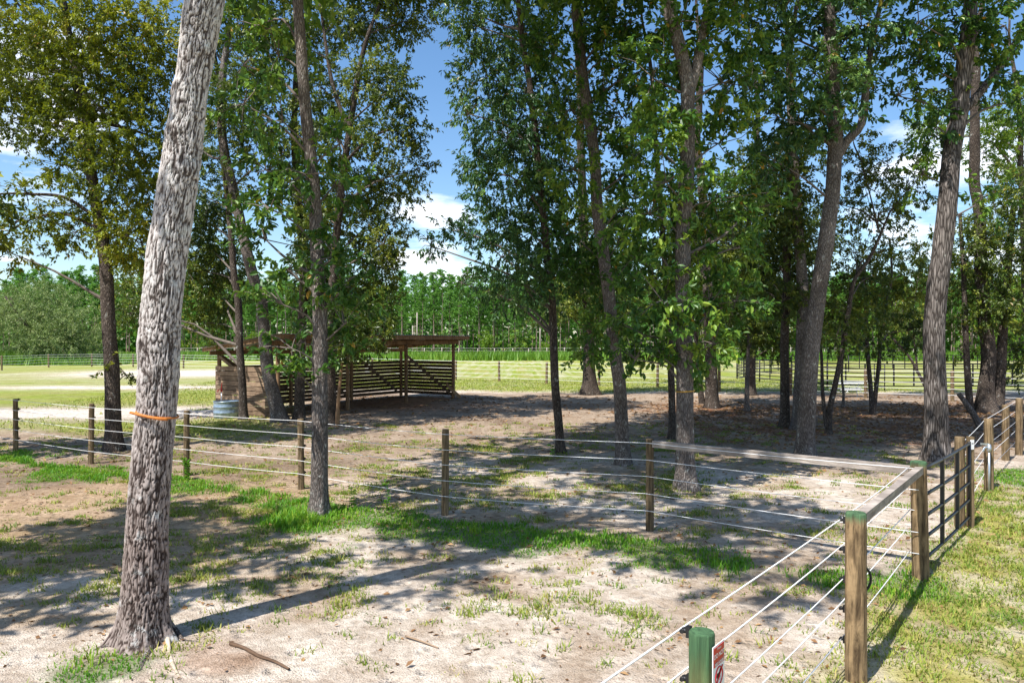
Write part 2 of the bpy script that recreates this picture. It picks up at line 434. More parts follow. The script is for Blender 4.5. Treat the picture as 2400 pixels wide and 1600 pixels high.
def masks(x, y):
    """lush, dry grass and soil tones at ground points"""
    x = np.ravel(x).astype(float); y = np.ravel(y).astype(float)
    a = n2(x, y, 0.30, 1.3, 3); b = n2(x, y, 0.9, 8.1, 3); c = n2(x, y, 2.7, 4.4, 3)
    ds = seg_dist(x, y, STRIP)
    lush = 1 - sstep(0.15, 0.9, ds + (b - 0.5) * 2.6 + (c - .5) * 1.9)
    lush = np.maximum(lush, 1 - sstep(0.6, 1.2, np.hypot(x + 3.3, (y - 12.4) * 1.0) + (c - .5) * 0.9))
    lush = np.maximum(lush, (1 - sstep(0.2, 0.5, np.hypot((x + 3.75) * 0.9, y - 6.75) + (c - .5) * 0.5)))
    lush = np.maximum(lush, (1 - sstep(0.9, 1.7, np.hypot(x - 11.5, y - 16.0) + (c - .5) * 0.9)) * 0.9)
    # side of the N-C-gate line that is mown grass
    nx, ny = 0.777, -0.63
    side = (x - C_[0]) * nx + (y - C_[1]) * ny
    lawn_r = sstep(-0.55, 0.15, side + (b - 0.5) * 1.1) * (1 - sstep(13.5, 16.5, y + (a - .5) * 5))
    # grass that thins out in the near left
    left = sstep(-1.2, -5.0, x) * (1 - sstep(11.5, 15.0, y)) * sstep(7.6, 9.0, y + (b - .5) * 2) * 0.55
    mid = np.exp(-((y - 16.5) / 4.0) ** 2) * sstep(0.48, 0.6, b) * sstep(-9, -6, x) * (1 - sstep(4, 9, x)) * 0.6
    # open field beyond the grove and left of it
    far = sstep(42.5, 45.0, y + (a - .5) * 5 + 0.25 * np.minimum(x, 0))
    fl = sstep(21.5, 24.0, y + 0.30 * (x + 9) + (b - .5) * 2) * sstep(-8.0, -11.5, x + (y - 30) * 0.23)
    field = np.maximum(far, fl)
    sandp = np.exp(-(((x + 30) / 13.0) ** 2 + ((y - 70) / 9.0) ** 2)) + 1.2 * np.exp(-((y - 31 - 0.1 * (x + 15)) / 3.0) ** 2) * sstep(-9, -13, x) + np.exp(-(((x + 25) / 9) ** 2 + ((y - 48) / 2.0) ** 2))
    field = field * (1 - np.clip(sandp * 1.35 * sstep(0.30, 0.55, b + 0.15), 0, 1))
    return a, b, c, lush, lawn_r, left, mid, field, np.clip(sandp, 0, 1)
def lerp(A, B, t):
    return A + (B - A) * t[:, None]
def ground_color(x, y):
    a, b, c, lush, lawn_r, left, mid, field, sandp = masks(x, y)
    x = np.ravel(x); y = np.ravel(y)
    sand = np.array([0.68, 0.605, 0.52]); tan = np.array([0.43, 0.325, 0.23]); brown = np.array([0.25, 0.19, 0.14])
    red = np.array([0.28, 0.135, 0.075]); green = np.array([0.10, 0.16, 0.03]); lawn = np.array([0.26, 0.325, 0.045]); straw = np.array([0.46, 0.37, 0.17])
    col = np.repeat(sand[None], len(x), 0)
    col = lerp(col, tan, sstep(0.40, 0.66, b * 0.6 + c * 0.4) * 0.75)
    # orange earth in the near left and left of the path
    orange = sstep(-2.2, -4.6, x + (a - .5) * 3) * sstep(8.6, 10.2, y + (b - .5) * 2) * (1 - sstep(16, 19, y))
    col = lerp(col, np.array([0.47, 0.335, 0.215]), orange * 0.85)
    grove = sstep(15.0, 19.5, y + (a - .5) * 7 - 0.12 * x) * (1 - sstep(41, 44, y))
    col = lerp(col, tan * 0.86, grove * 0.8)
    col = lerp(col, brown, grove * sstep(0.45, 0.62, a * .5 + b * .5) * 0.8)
    lit = sstep(4.0, 7.5, x + (b - .5) * 4) * sstep(20.0, 23.0, y + (a - .5) * 5) * (1 - sstep(33, 37, y + (b - .5) * 4))
    col = lerp(col, red, lit * (0.1 + 0.8 * sstep(0.45, 0.62, c)))
    mound = np.exp(-(((x + 5.5) / 3.2) ** 2 + ((y - 34.5) / 3.0) ** 2))
    col = lerp(col, np.array([0.30, 0.16, 0.085]), np.clip(mound * 1.1, 0, 1))
    col = lerp(col, lawn, field * (0.62 + 0.38 * sstep(0.35, 0.6, c)))
    col = lerp(col, straw, field * sstep(0.5, 0.66, b) * 0.28)
    col = lerp(col, np.array([0.80, 0.74, 0.66]), sandp * (1 - field) * 0.8)
    col = lerp(col, np.array([0.40, 0.37, 0.11]), lawn_r * (0.45 + 0.5 * sstep(0.4, 0.6, c)))
    col = lerp(col, straw * 0.85, np.clip(left + mid, 0, 1) * 0.5 * sstep(0.4, 0.6, c))
    mulch = np.exp(-(((x + 2.6) / 1.0) ** 2 + ((y - 6.9) / .55) ** 2))
    col = lerp(col, np.array([0.36, 0.22, 0.14]), np.clip(mulch * sstep(.4, .65, c), 0, 1) * .7)
    col = lerp(col, green, np.clip(lush, 0, 1) * 0.7)
    return col

def make_ground():
    xs = np.concatenate([np.linspace(-1500, -70, 24), np.arange(-66, -17, 1.5), np.arange(-16.5, 16.5, 0.13), np.arange(17, 70, 1.5), np.linspace(72, 1500, 24)])
    ys = np.concatenate([np.linspace(-300, -10, 12), np.arange(-8, 3, 1.0), np.arange(3.2, 24, 0.12), np.arange(24.2, 60, 0.5), np.arange(61, 200, 4.0), np.linspace(204, 2400, 16)])
    X, Y = np.meshgrid(xs, ys)
    Z = ground_h(X, Y)
    v = np.stack([X.ravel(), Y.ravel(), Z.ravel()], 1)
    nx, ny = len(xs), len(ys)
    i = np.arange(ny - 1)[:, None] * nx + np.arange(nx - 1)[None, :]
    q = np.stack([i, i + 1, i + nx + 1, i + nx], -1).reshape(-1, 4)
    mb = MB(); mb.add(v, q, 0, 0.5, True)
    m, N, L = new_mat('ground')
    at = node(N, 'ShaderNodeAttribute', attribute_name='soil')
    g = N.new('ShaderNodeNewGeometry')
    f1 = node(N, 'ShaderNodeTexNoise', Scale=9.0, Detail=8.0, Roughness=0.72); L.new(g.outputs['Position'], f1.inputs['Vector'])
    f2 = node(N, 'ShaderNodeTexNoise', Scale=1.9, Detail=6.0, Roughness=0.7); L.new(g.outputs['Position'], f2.inputs['Vector'])
    f3 = node(N, 'ShaderNodeTexNoise', Scale=55.0, Detail=3.0, Roughness=0.6); L.new(g.outputs['Position'], f3.inputs['Vector'])
    r1 = ramp_node(N, [(0.30, (0.60, 0.55, 0.50)), (0.5, (0.98, 0.97, 0.96)), (0.7, (1.18, 1.18, 1.18))]); L.new(f1.outputs['Fac'], r1.inputs[0])
    r2 = ramp_node(N, [(0.32, (0.72, 0.66, 0.60)), (0.62, (1.1, 1.1, 1.1))]); L.new(f2.outputs['Fac'], r2.inputs[0])
    r3 = ramp_node(N, [(0.33, (0.66, 0.58, 0.50)), (0.46, (1, 1, 1))]); L.new(f3.outputs['Fac'], r3.inputs[0])
    col = mix_rgb(N, L, 1.0, at.outputs['Color'], r1.outputs[0], 'MULTIPLY')
    col = mix_rgb(N, L, 1.0, col, r2.outputs[0], 'MULTIPLY')
    col = mix_rgb(N, L, 0.8, col, r3.outputs[0], 'MULTIPLY')
    ad = node(N, 'ShaderNodeMath', operation='ADD'); L.new(f1.outputs['Fac'], ad.inputs[0]); L.new(f3.outputs['Fac'], ad.inputs[1])
    # hoof prints: shallow dimples trodden into the loose sand
    hv = node(N, 'ShaderNodeTexVoronoi', Scale=4.2, Randomness=1.0); L.new(g.outputs['Position'], hv.inputs['Vector'])
    hm = node(N, 'ShaderNodeMapRange', interpolation_type='SMOOTHSTEP'); hm.inputs['From Min'].default_value = 0.16; hm.inputs['From Max'].default_value = 0.42; hm.inputs['To Min'].default_value = -1.3; hm.inputs['To Max'].default_value = 0.0
    L.new(hv.outputs['Distance'], hm.inputs[0])
    hk = ramp_node(N, [(0.42, (0, 0, 0)), (0.56, (1, 1, 1))]); L.new(f2.outputs['Fac'], hk.inputs[0])
    hx = node(N, 'ShaderNodeMath', operation='MULTIPLY'); L.new(hm.outputs[0], hx.inputs[0]); L.new(hk.outputs[0], hx.inputs[1])
    ad2 = node(N, 'ShaderNodeMath', operation='ADD'); L.new(ad.outputs[0], ad2.inputs[0]); L.new(hx.outputs[0], ad2.inputs[1]); ad = ad2
    finish(m, N, L, col, 0.95, ad.outputs[0], 0.9, 0.05, 0.1)
    o = mb.build('ground', m)
    ca = o.data.attributes.new('soil', 'FLOAT_COLOR', 'POINT')
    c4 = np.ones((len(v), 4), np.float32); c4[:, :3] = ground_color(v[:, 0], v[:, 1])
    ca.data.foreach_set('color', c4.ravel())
    tag(o, kind='structure')
make_ground()

# ------------------------------------------------------------------ foliage and trunks
def unit(v):
    return v / (np.linalg.norm(v, axis=-1, keepdims=True) + 1e-9)
def add_leaves(mb, pos, dirs, L, width=0.46, rng=R, up=0.9, var=None, mat=0, big=False):
    n = len(pos)
    nrm = unit(rng.normal(size=(n, 3)) * 0.62 + np.array([0, 0, up]))
    side = unit(np.cross(dirs, nrm)); nrm = np.cross(side, dirs)
    L = np.broadcast_to(np.asarray(L, float), (n,)) * rng.uniform(0.55, 1.3, n)
    L = L[:, None]; W = L * width * 0.5
    if var is None: var = rng.uniform(0, 1, n)
    if big:
        tip = pos + dirs * L - nrm * L * 0.12
        a = pos + dirs * L * 0.28; b = pos + dirs * L * 0.68
        fold = nrm * W * 0.35
        v = np.stack([pos, a + side * W * 0.85 + fold, b + side * W * 0.8 + fold * .7, tip, b - side * W * 0.8 + fold * .7, a - side * W * 0.85 + fold], 1).reshape(-1, 3)
        k = np.arange(n)[:, None] * 6
        f = np.concatenate([k + np.array([[0, 1, 2, 3]]), k + np.array([[0, 3, 4, 5]])])
        mb.add(v, f, mat, np.repeat(var, 6))
    else:
        mid = pos + dirs * L * 0.48
        v = np.stack([pos, mid + side * W + nrm * W * 0.3, pos + dirs * L - nrm * L * 0.08, mid - side * W + nrm * W * 0.3], 1).reshape(-1, 3)
        k = np.arange(n)[:, None] * 4
        f = np.concatenate([k + np.array([[0, 1, 2]]), k + np.array([[0, 2, 3]])])
        mb.add(v, f, mat, np.repeat(var, 4))
def foliage(mb, c, rad, n, L, rng, tone=0.0, big=False, twigs=True, droop=0.35, per=24, width=0.46):
    c = np.asarray(c, float); rad = np.asarray(rad, float)
    nt = max(5, int(n / per))
    u = unit(rng.normal(size=(nt, 3)))
    # uneven outline: lobes pushed in and out
    lob = 0.72 + 0.55 * vnoise(u * 2.1 + c[None] * 0.7 + 50)
    anc = c + u * rad * (rng.uniform(0, 1, nt) ** (1 / 2.3) * lob)[:, None]
    d = unit(u * 0.8 + rng.normal(size=(nt, 3)) * 0.55 + np.array([0, 0, -0.1]))
    tl = L * rng.uniform(2.0, 4.0, nt)
    k = np.repeat(np.arange(nt), per)
    t = rng.uniform(0.05, 1.0, len(k))
    pos = anc[k] + d[k] * (t * tl[k])[:, None] + rng.normal(size=(len(k), 3)) * L * 0.22
    ld = unit(d[k] * 0.6 + rng.normal(size=(len(k), 3)) * 0.6 + np.array([0, 0, -droop]))
    tv = rng.normal(0, 0.17, nt)
    var = np.clip(0.48 + tone + tv[k] + rng.normal(0, 0.17, len(k)), 0, 1)
    rare = rng.uniform(size=len(k)) < 0.008
    var = np.where(rare, 1.0, np.minimum(var, 0.93))
    add_leaves(mb, pos, ld, L, width, rng, var=var, big=big)
    if twigs:
        m = min(nt, 7)
        for q in rng.choice(nt, m, replace=False):
            e = anc[q] + d[q] * tl[q] * 0.8
            mid = (c + e) / 2 + rng.normal(size=3) * rad * 0.12 + np.array([0, 0, 0.05])
            add_tube(mb, [c, mid, e], [0.014, 0.009, 0.004], 3, 1, 0.5, True, False)
def smooth_path(pts, step=0.12):
    pts = np.asarray(pts, float)
    n = len(pts)
    if n == 2:
        k = max(2, int(np.linalg.norm(pts[1] - pts[0]) / step))
        return pts[0] + (pts[1] - pts[0]) * np.linspace(0, 1, k + 1)[:, None]
    ext = np.concatenate([[2 * pts[0] - pts[1]], pts, [2 * pts[-1] - pts[-2]]])
    out = []
    for i in range(1, n):
        p0, p1, p2, p3 = ext[i - 1], ext[i], ext[i + 1], ext[i + 2]
        k = max(1, int(np.linalg.norm(p2 - p1) / step))
        t = np.linspace(0, 1, k, endpoint=False)[:, None]
        out.append(0.5 * (2 * p1 + (p2 - p0) * t + (2 * p0 - 5 * p1 + 4 * p2 - p3) * t ** 2 + (3 * p1 - p0 - 3 * p2 + p3) * t ** 3))
    out.append(pts[-1:])
    return np.concatenate(out)
def trunk_mesh(mb, path, rad, sides, mat=0, flare=0.0, rough=0.05, roots=5, seed=0.0):
    """rough tapered trunk; flare widens the foot into root lobes"""
    U, V = frames(path)
    th = np.linspace(0, 2 * math.pi, sides, endpoint=False)
    z = path[:, 2]
    base = np.stack([np.repeat(path[:, k], sides) for k in range(3)], 1)
    ct, st = np.tile(np.cos(th), len(path)), np.tile(np.sin(th), len(path))
    nd = np.repeat(U, sides, 0) * ct[:, None] + np.repeat(V, sides, 0) * st[:, None]
    r = np.repeat(rad, sides)
    p = base + nd * r[:, None]
    w = 1 + rough * (fbm(p * np.array([5, 5, 2.2]) + seed, 3) - 0.5) * 2
    if flare > 0:
        zz = np.repeat(np.maximum(z, 0), sides)
        lobes = 0.5 + 0.5 * np.cos(roots * np.tile(th, len(path)) + seed + 1.3 * np.sin(2 * np.tile(th, len(path))))
        w = w + flare * np.exp(-zz / (r * 1.5)) * (0.35 + 0.9 * lobes)
    v = base + nd * (r * w)[:, None]
    n = len(path)
    i = np.arange(n - 1)[:, None] * sides; j = np.arange(sides)[None, :]; k = (j + 1) % sides
    q = np.stack([i + j, i + k, i + sides + k, i + sides + j], -1).reshape(-1, 4)
    mb.add(v, q, mat, 0.5, True)

GROVE = 'trees of the grove in the paddock'
TREES = {}
def grow(name, label, base, path, r0, masses, leaf='leaf_dark', L=0.11, bark='bark_grey', top=15.0, upper=8, spread=1.5, dens=1.0, limbs=(), flare=0.5, big=False, sides=18, seed=0, upR=3.5, droop=0.35, cat='tree', width=0.46, taper=0.45, lai=3.5, group=GROVE, upL=None, upmass=(1.1, 1.8), clamp=True):
    rng = np.random.default_rng(100 + seed)
    b = G(*base); d = b[1]
    if upper and clamp: top = max(top, HC + 800 * d / F + 2.5)
    root = empty(name, b, label, cat, group)
    o3 = b.copy()
    pts = [np.array([b[0], d, -0.15])] + [P(x, y, d) for x, y in path]
    lastdir = unit(pts[-1] - pts[-2])
    nfix = len(pts)
    while pts[-1][2] < top - 1.0:
        lastdir = unit(lastdir * 0.8 + np.array([0, 0, 0.25]) + rng.normal(size=3) * 0.08)
        pts.append(pts[-1] + lastdir * 1.2)
    # the stem wanders a little in depth as well
    pth = smooth_path(pts, 0.16)
    wob = (fbm(np.stack([pth[:, 2] * 0.35, np.full(len(pth), seed * 3.1), np.zeros(len(pth))], 1), 2) - 0.5) * 0.35 * np.clip(pth[:, 2] / 3, 0, 1)
    pth[:, 1] += wob
    hz = np.clip(pth[:, 2] / top, 0, 1)
    rad = r0 * np.clip(1 - taper * hz / 0.7, 0.08, 1)
    rad = np.where(hz > 0.7, np.maximum(rad * (1 - (hz - 0.7) / 0.34), 0.015), rad)
    tb = MB()
    trunk_mesh(tb, pth - o3, rad, sides, 0, flare, 0.07, 5, seed * 1.7)
    tb.build('trunk', M[bark], root)
    limb_paths = [(pth, rad)]
    for lp in limbs:
        pl = smooth_path([P(x, y, d + (lp[2] if len(lp) > 2 else 0.0) * i / max(1, len(lp[0]) - 1)) for i, (x, y) in enumerate(lp[0])], 0.16)
        rl = np.linspace(lp[1], lp[1] * 0.45, len(pl))
        lb = MB(); trunk_mesh(lb, pl - o3, rl, 12, 0, 0, 0.08, 5, seed + 9); lb.build('limb', M[bark], root)
        limb_paths.append((pl, rl))
    cr = MB()
    allp = np.concatenate([p for p, _ in limb_paths])
    def mass(c, rm, nleaf, Lm, tone, bigm):
        # bough from the stem to the mass
        hd = np.hypot(allp[:, 0] - c[0], allp[:, 1] - c[1])
        cost = np.abs(allp[:, 2] - (c[2] - 0.45 * hd - 0.2)) + 0.55 * hd + 5 * (allp[:, 2] < 1.2)
        s = allp[np.argmin(cost)]
        L_ = np.linalg.norm(c - s)
        m1 = s + (c - s) * 0.45 + np.array([0, 0, 0.10 * L_]) + rng.normal(size=3) * 0.07 * L_
        bp = smooth_path([s, m1, c], max(0.15, L_ / 6))
        r1 = min(0.012 + 0.014 * L_, 0.07, r0 * 0.5)
        add_tube(cr, bp - o3, np.linspace(r1, 0.012, len(bp)), 5, 1, 0.5, True, False)
        foliage(cr, c - o3, rm, nleaf, Lm, rng, tone, bigm, True, droop, width=width)
    for ms in masses:
        vx, vy, rx, ry = ms[:4]
        dn = ms[4] if len(ms) > 4 else 1.0
        dd = d + rng.uniform(-.55, 1) * spread + (ms[5] if len(ms) > 5 else 0)
        c = P(vx * VS, vy * VS, dd)
        rxm, rym = rx * VS * dd / F * 1.22, ry * VS * dd / F * 1.22
        rm = np.array([rxm, 0.5 * (rxm + rym) * 1.1, rym])
        n = dn * dens * lai * math.pi * rxm * rym / (0.5 * width * L * L)
        mass(c, rm, n, L, rng.normal(0, 0.15), big)
    ztop = HC + 800 * d / F
    lu = upL or max(0.28, L * 1.6)
    tp = pth[-1]
    for k in range(int(upper * 1.5)):
        zc_ = rng.uniform(max(ztop + 0.3, top * 0.55) if clamp else top * 0.5, top + 0.5)
        pr = upR * (1.0 - 0.55 * max(0, (zc_ - top * 0.75)) / (top * 0.25 + 1e-6)) 
        an = rng.uniform(0, 2 * math.pi); rr = pr * math.sqrt(rng.uniform(0.05, 1))
        ax = pth[np.argmin(np.abs(pth[:, 2] - zc_))]
        c = np.array([ax[0] + rr * math.cos(an) + 1.3 * SHX, ax[1] + rr * math.sin(an) + 1.3 * SHY, zc_])
        rh = rng.uniform(*upmass)
        if clamp: c[2] = max(c[2], HC + 800 * c[1] / F + rh * 1.05 + 0.2)
        n = 3.0 * math.pi * rh * rh * 0.8 / (0.5 * width * lu * lu)
        mass(c, np.array([rh, rh, rh * 0.72]), n, lu, rng.normal(0, 0.08), False)
    cr.build('crown', [M[leaf], M['bark_twig']], root)
    TREES[name] = root
    return root
# ------------------------------------------------------------------ the big pale trunk in the foreground
def hero_trunk():
    b = G(335, 1500); d = b[1]
    root = empty('pale_barked_tree', b, 'big leaning tree with pale deeply furrowed bark and an orange band', 'tree', GROVE)
    prof = [(335, 1540, 132), (335, 1500, 122), (336, 1460, 108), (339, 1400, 104), (345, 1260, 95), (355, 1100, 91), (367, 960, 87), (371, 880, 92), (373, 810, 93), (381, 700, 90), (390, 600, 89), (404, 520, 87), (421, 408, 88), (436, 300, 80), (449, 204, 76), (466, 90, 80), (481, 0, 84)]
    pts = [P(x, y, d) for x, y, w in prof]
    rad_ = [w * d / F / 2 for x, y, w in prof]
    pts += [pts[-1] + np.array([0.10, 0.1, 0.9]), pts[-1] + np.array([0.1, 0.25, 2.0]), pts[-1] + np.array([0.0, 0.3, 3.6]), pts[-1] + np.array([-0.1, 0.2, 5.6])]
    rad_ += [0.17, 0.155, 0.11, 0.05]
    zs = np.array([p[2] for p in pts])
    pth = smooth_path(pts, 0.013)
    hi = np.flatnonzero(pth[:, 2] > 6.7)
    pth = np.concatenate([pth[:hi[0]], pth[hi[::7]]])
    rad = np.interp(pth[:, 2], zs, rad_)
    sides = 172
    U, V = frames(pth)
    th = np.linspace(0, 2 * math.pi, sides, endpoint=False)
    base = np.repeat(pth, sides, 0)
    T = np.tile(th, len(pth)); r = np.repeat(rad, sides)
    nd = np.repeat(U, sides, 0) * np.cos(T)[:, None] + np.repeat(V, sides, 0) * np.sin(T)[:, None]
    z = base[:, 2]
    Rr = 0.19
    # furrowed bark: long plates parted by narrow winding cracks
    cx, cy = np.cos(T) * Rr, np.sin(T) * Rr
    def warp(s, k): return (vnoise(np.stack([cx * 6 + s, cy * 6, z * 3.4 + s], 1)) - 0.5) * k
    q = np.stack([cx + warp(3, 0.055), cy + warp(8, 0.055), z * 0.13 + warp(5, 0.02)], 1)
    f1 = vnoise(q * 62); f2 = vnoise(q * 62 * 1.7 + 31)
    crack = np.minimum(np.abs(f1 - 0.5) * 6.0, np.abs(f2 - 0.5) * 7.0 + 0.10)
    ridge = np.clip(crack, 0, 1) ** 0.6
    fine = vnoise(np.stack([cx * 110, cy * 110, z * 55], 1))
    ridge = np.clip(ridge * (0.75 + 0.5 * fine), 0, 1)
    knots = [(412, 205, 30, .05), (462, 110, 22, .04), (400, 300, 26, .05), (450, 395, 28, .05), (372, 690, 34, .03), (408, 850, 24, .045), (335, 808, 30, .03), (418, 240, 20, .03)]
    bulge = np.zeros(len(z)); dark = np.zeros(len(z))
    P0 = base + nd * r[:, None]
    for (kx, ky, kr, kh) in knots:
        kc = P(kx, ky, d - 0.17); s = kr * d / F
        e = np.sqrt((P0[:, 0] - kc[0]) ** 2 + 0.7 * (P0[:, 1] - kc[1]) ** 2 + 1.4 * (P0[:, 2] - kc[2]) ** 2) / s
        bulge += kh * np.exp(-e ** 2 * 1.4) - kh * 0.75 * np.exp(-(e * 2.6) ** 2)
        dark += np.exp(-(e * 2.2) ** 2) * 0.8
    lob = 0.5 + 0.5 * np.cos(5 * T + 0.8 + 1.2 * np.sin(2 * T))
    flare = np.exp(-np.maximum(z, 0) / 0.16) * (0.02 + 0.10 * lob)
    lump = (fbm(np.stack([cx * 9, cy * 9, z * 1.6], 1), 3) - 0.5) * 0.05
    v = base + nd * (r + (ridge - 1) * 0.022 + bulge * 0.8 + lump + flare)[:, None]
    n = len(pth)
    i = np.arange(n - 1)[:, None] * sides; j = np.arange(sides)[None, :]; k = (j + 1) % sides
    f = np.stack([i + j, i + k, i + sides + k, i + sides + j], -1).reshape(-1, 4)
    mb = MB(); mb.add(v - b, f, 0, np.clip(ridge - dark * 0.5, 0, 1), True)
    m, N, L = new_mat('bark_pale')
    at = node(N, 'ShaderNodeAttribute', attribute_name='var')
    rr = ramp_node(N, [(0.0, (0.03, 0.022, 0.02)), (0.48, (0.11, 0.09, 0.08)), (0.74, (0.40, 0.37, 0.35)), (1.0, (0.60, 0.565, 0.54))])
    L.new(at.outputs['Fac'], rr.inputs[0])
    # lower trunk is tinted darker and browner, with pale lichen patches
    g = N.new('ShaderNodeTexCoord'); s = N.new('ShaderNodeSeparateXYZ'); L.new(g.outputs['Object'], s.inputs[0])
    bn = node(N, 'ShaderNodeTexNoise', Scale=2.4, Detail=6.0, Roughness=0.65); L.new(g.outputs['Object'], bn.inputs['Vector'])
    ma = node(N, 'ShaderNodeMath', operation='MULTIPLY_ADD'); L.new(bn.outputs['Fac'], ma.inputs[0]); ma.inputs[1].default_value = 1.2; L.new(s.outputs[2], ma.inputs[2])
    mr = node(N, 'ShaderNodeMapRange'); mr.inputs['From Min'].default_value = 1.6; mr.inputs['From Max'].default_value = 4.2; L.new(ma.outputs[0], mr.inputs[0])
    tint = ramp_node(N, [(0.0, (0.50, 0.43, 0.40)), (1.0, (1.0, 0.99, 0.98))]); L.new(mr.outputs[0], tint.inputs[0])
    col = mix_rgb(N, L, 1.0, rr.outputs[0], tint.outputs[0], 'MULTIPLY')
    ln = node(N, 'ShaderNodeTexNoise', Scale=4.6, Detail=8.0, Roughness=0.75); L.new(g.outputs['Object'], ln.inputs['Vector'])
    lr = ramp_node(N, [(0.57, (0, 0, 0)), (0.66, (1, 1, 1))]); L.new(ln.outputs['Fac'], lr.inputs[0])
    lm = node(N, 'ShaderNodeMath', operation='MULTIPLY'); L.new(lr.outputs[0], lm.inputs[0]); L.new(at.outputs['Fac'], lm.inputs[1])
    col = mix_rgb(N, L, lm.outputs[0], col, (0.60, 0.60, 0.57))
    fn = node(N, 'ShaderNodeTexNoise', Scale=70.0, Detail=4.0, Roughness=0.7); L.new(g.outputs['Object'], fn.inputs['Vector'])
    finish(m, N, L, col, 0.9, fn.outputs['Fac'], 0.5, 0.01, 0.15)
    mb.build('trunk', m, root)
    # surface roots
    for (a, c_, r0) in (((378, 1512), (440, 1604), 0.026), ((296, 1500), (205, 1530), 0.05), ((398, 1498), (500, 1506), 0.024), ((345, 1512), (332, 1590), 0.045)):
        A, B = G(*a), G(*c_)
        p = smooth_path([A + np.array([0, .12, .06]), A * .7 + B * .3 + np.array([.015, 0, .0]), A * .35 + B * .65 + np.array([-.025, 0.01, -.004]), B + np.array([0, 0, -0.03])], 0.05)
        rb = MB(); trunk_mesh(rb, p - b, np.linspace(r0, r0 * 0.35, len(p)), 9, 0, 0, 0.25, 5, r0 * 99)
        rb.build('root', M['root'] if r0 == 0.026 else M['bark_grey'], root)
    # high crown, out of the picture, that shades the near ground
    rng = np.random.default_rng(5)
    cr = MB()
    tops = pth[pth[:, 2] > 6.2]
    for k in range(26):
        zc_ = rng.uniform(8.3, 12.5)
        an = rng.uniform(0, 2 * math.pi); rr_ = 3.3 * math.sqrt(rng.uniform(0.03, 1)) * (1 - 0.35 * max(0, zc_ - 10.5) / 3)
        ax = tops[np.argmin(np.abs(tops[:, 2] - zc_))]
        c = np.array([ax[0] + rr_ * math.cos(an) + .75, ax[1] + rr_ * math.sin(an) - .15, zc_])
        s = tops[np.argmin(np.abs(tops[:, 2] - (zc_ - 0.6 * rr_)))]
        bp = smooth_path([s, (s + c) / 2 + np.array([0, 0, .2]), c], 0.4)
        add_tube(cr, bp - b, np.linspace(0.05, 0.012, len(bp)), 5, 1, .5, True, False)
        rh = rng.uniform(0.8, 1.3)
        c[2] = max(c[2], HC + 800 * c[1] / F + rh * 1.05 + .2)
        foliage(cr, c - b, np.array([rh, rh, rh * .7]), 2.3 * math.pi * rh * rh * .8 / (.23 * .17 ** 2), 0.17, rng, 0, False, True)
    cr.build('crown', [M['leaf_dark'], M['bark_twig']], root)
    # orange band
    a = P(326, 962, d); e = P(412, 978, d)
    mid = (a + e) / 2
    tht = np.linspace(0, 2 * math.pi, 41)
    ux = (e - a) / 2 * 1.02; uy = np.array([0, 0.205, 0])
    loop = mid + np.cos(tht)[:, None] * ux + np.sin(tht)[:, None] * uy
    sb = MB(); add_tube(sb, loop - mid, 0.009, 8, 0, .5, True, False)
    # the loose twisted end
    tl = smooth_path([np.array([-.165, -.20, .035]), np.array([-.02, -.235, .006]), np.array([.1, -.225, -.02]), np.array([.18, -.17, -.035])], 0.03)
    add_tube(sb, tl, 0.0135, 8, 0, .5)
    so = sb.build('tie_band', M['orange']); so.location = tuple(mid)
    tag(so, 'orange band tied around the big pale furrowed trunk', 'strap')
hero_trunk()

# ------------------------------------------------------------------ the grove (stem pixels in the photograph, crown masses in view pixels)
grow('oak_tree', 'dark-stemmed tree with olive yellow crown growing behind the pale furrowed trunk', (266, 1056),
     [(266, 950), (261, 804), (247, 632), (215, 415), (206, 290), (165, 100), (150, 0)], 0.21,
     [(60, 60, 110, 80), (200, 60, 120, 80), (330, 60, 90, 80), (90, 170, 110, 70), (230, 180, 110, 70), (340, 190, 70, 80), (50, 270, 90, 50), (170, 290, 100, 60), (290, 300, 90, 70),
      (260, 400, 90, 60), (330, 430, 60, 70), (60, 440, 70, 30, .45), (50, 500, 80, 40, .45), (180, 530, 70, 45), (290, 540, 70, 60), (20, 580, 40, 40, .6), (330, 570, 50, 60), (150, 380, 60, 40, .7), (10, 170, 60, 80), (100, 500, 50, 30, .4), (240, 850, 14, 10, .8), (290, 860, 12, 10, .6)],
     'leaf_olive', 0.115, 'bark_dark', 15, 3, limbs=[([(212, 500), (150, 462), (70, 455), (0, 455), (-40, 470)], 0.05, -1.0), ([(220, 530), (140, 500), (60, 520), (0, 560)], 0.04, .8), ([(247, 290), (310, 305), (380, 330)], .05, .5), ([(206, 290), (130, 100), (60, 30), (0, -40)], .06, .8)], seed=1)
grow('leaning_tree', 'leaning grey-stemmed tree beside the planked end of the shelter', (657, 988),
     [(650, 960), (627, 860), (611, 700), (593, 650), (539, 415), (524, 340), (520, 200), (535, 60), (540, 0)], 0.25,
     [(500, 130, 50, 60), (560, 230, 60, 70), (500, 260, 40, 60), (590, 330, 50, 40), (560, 50, 50, 50), (460, 330, 40, 50), (470, 450, 50, 60), (620, 60, 50, 50), (600, 160, 40, 50), (540, 420, 30, 40, .6), (650, 350, 35, 50)],
     'leaf_dark', 0.13, 'bark_grey', 17, 12, limbs=[([(529, 370), (500, 370), (470, 350)], .06, .5)], seed=2, spread=1.8)
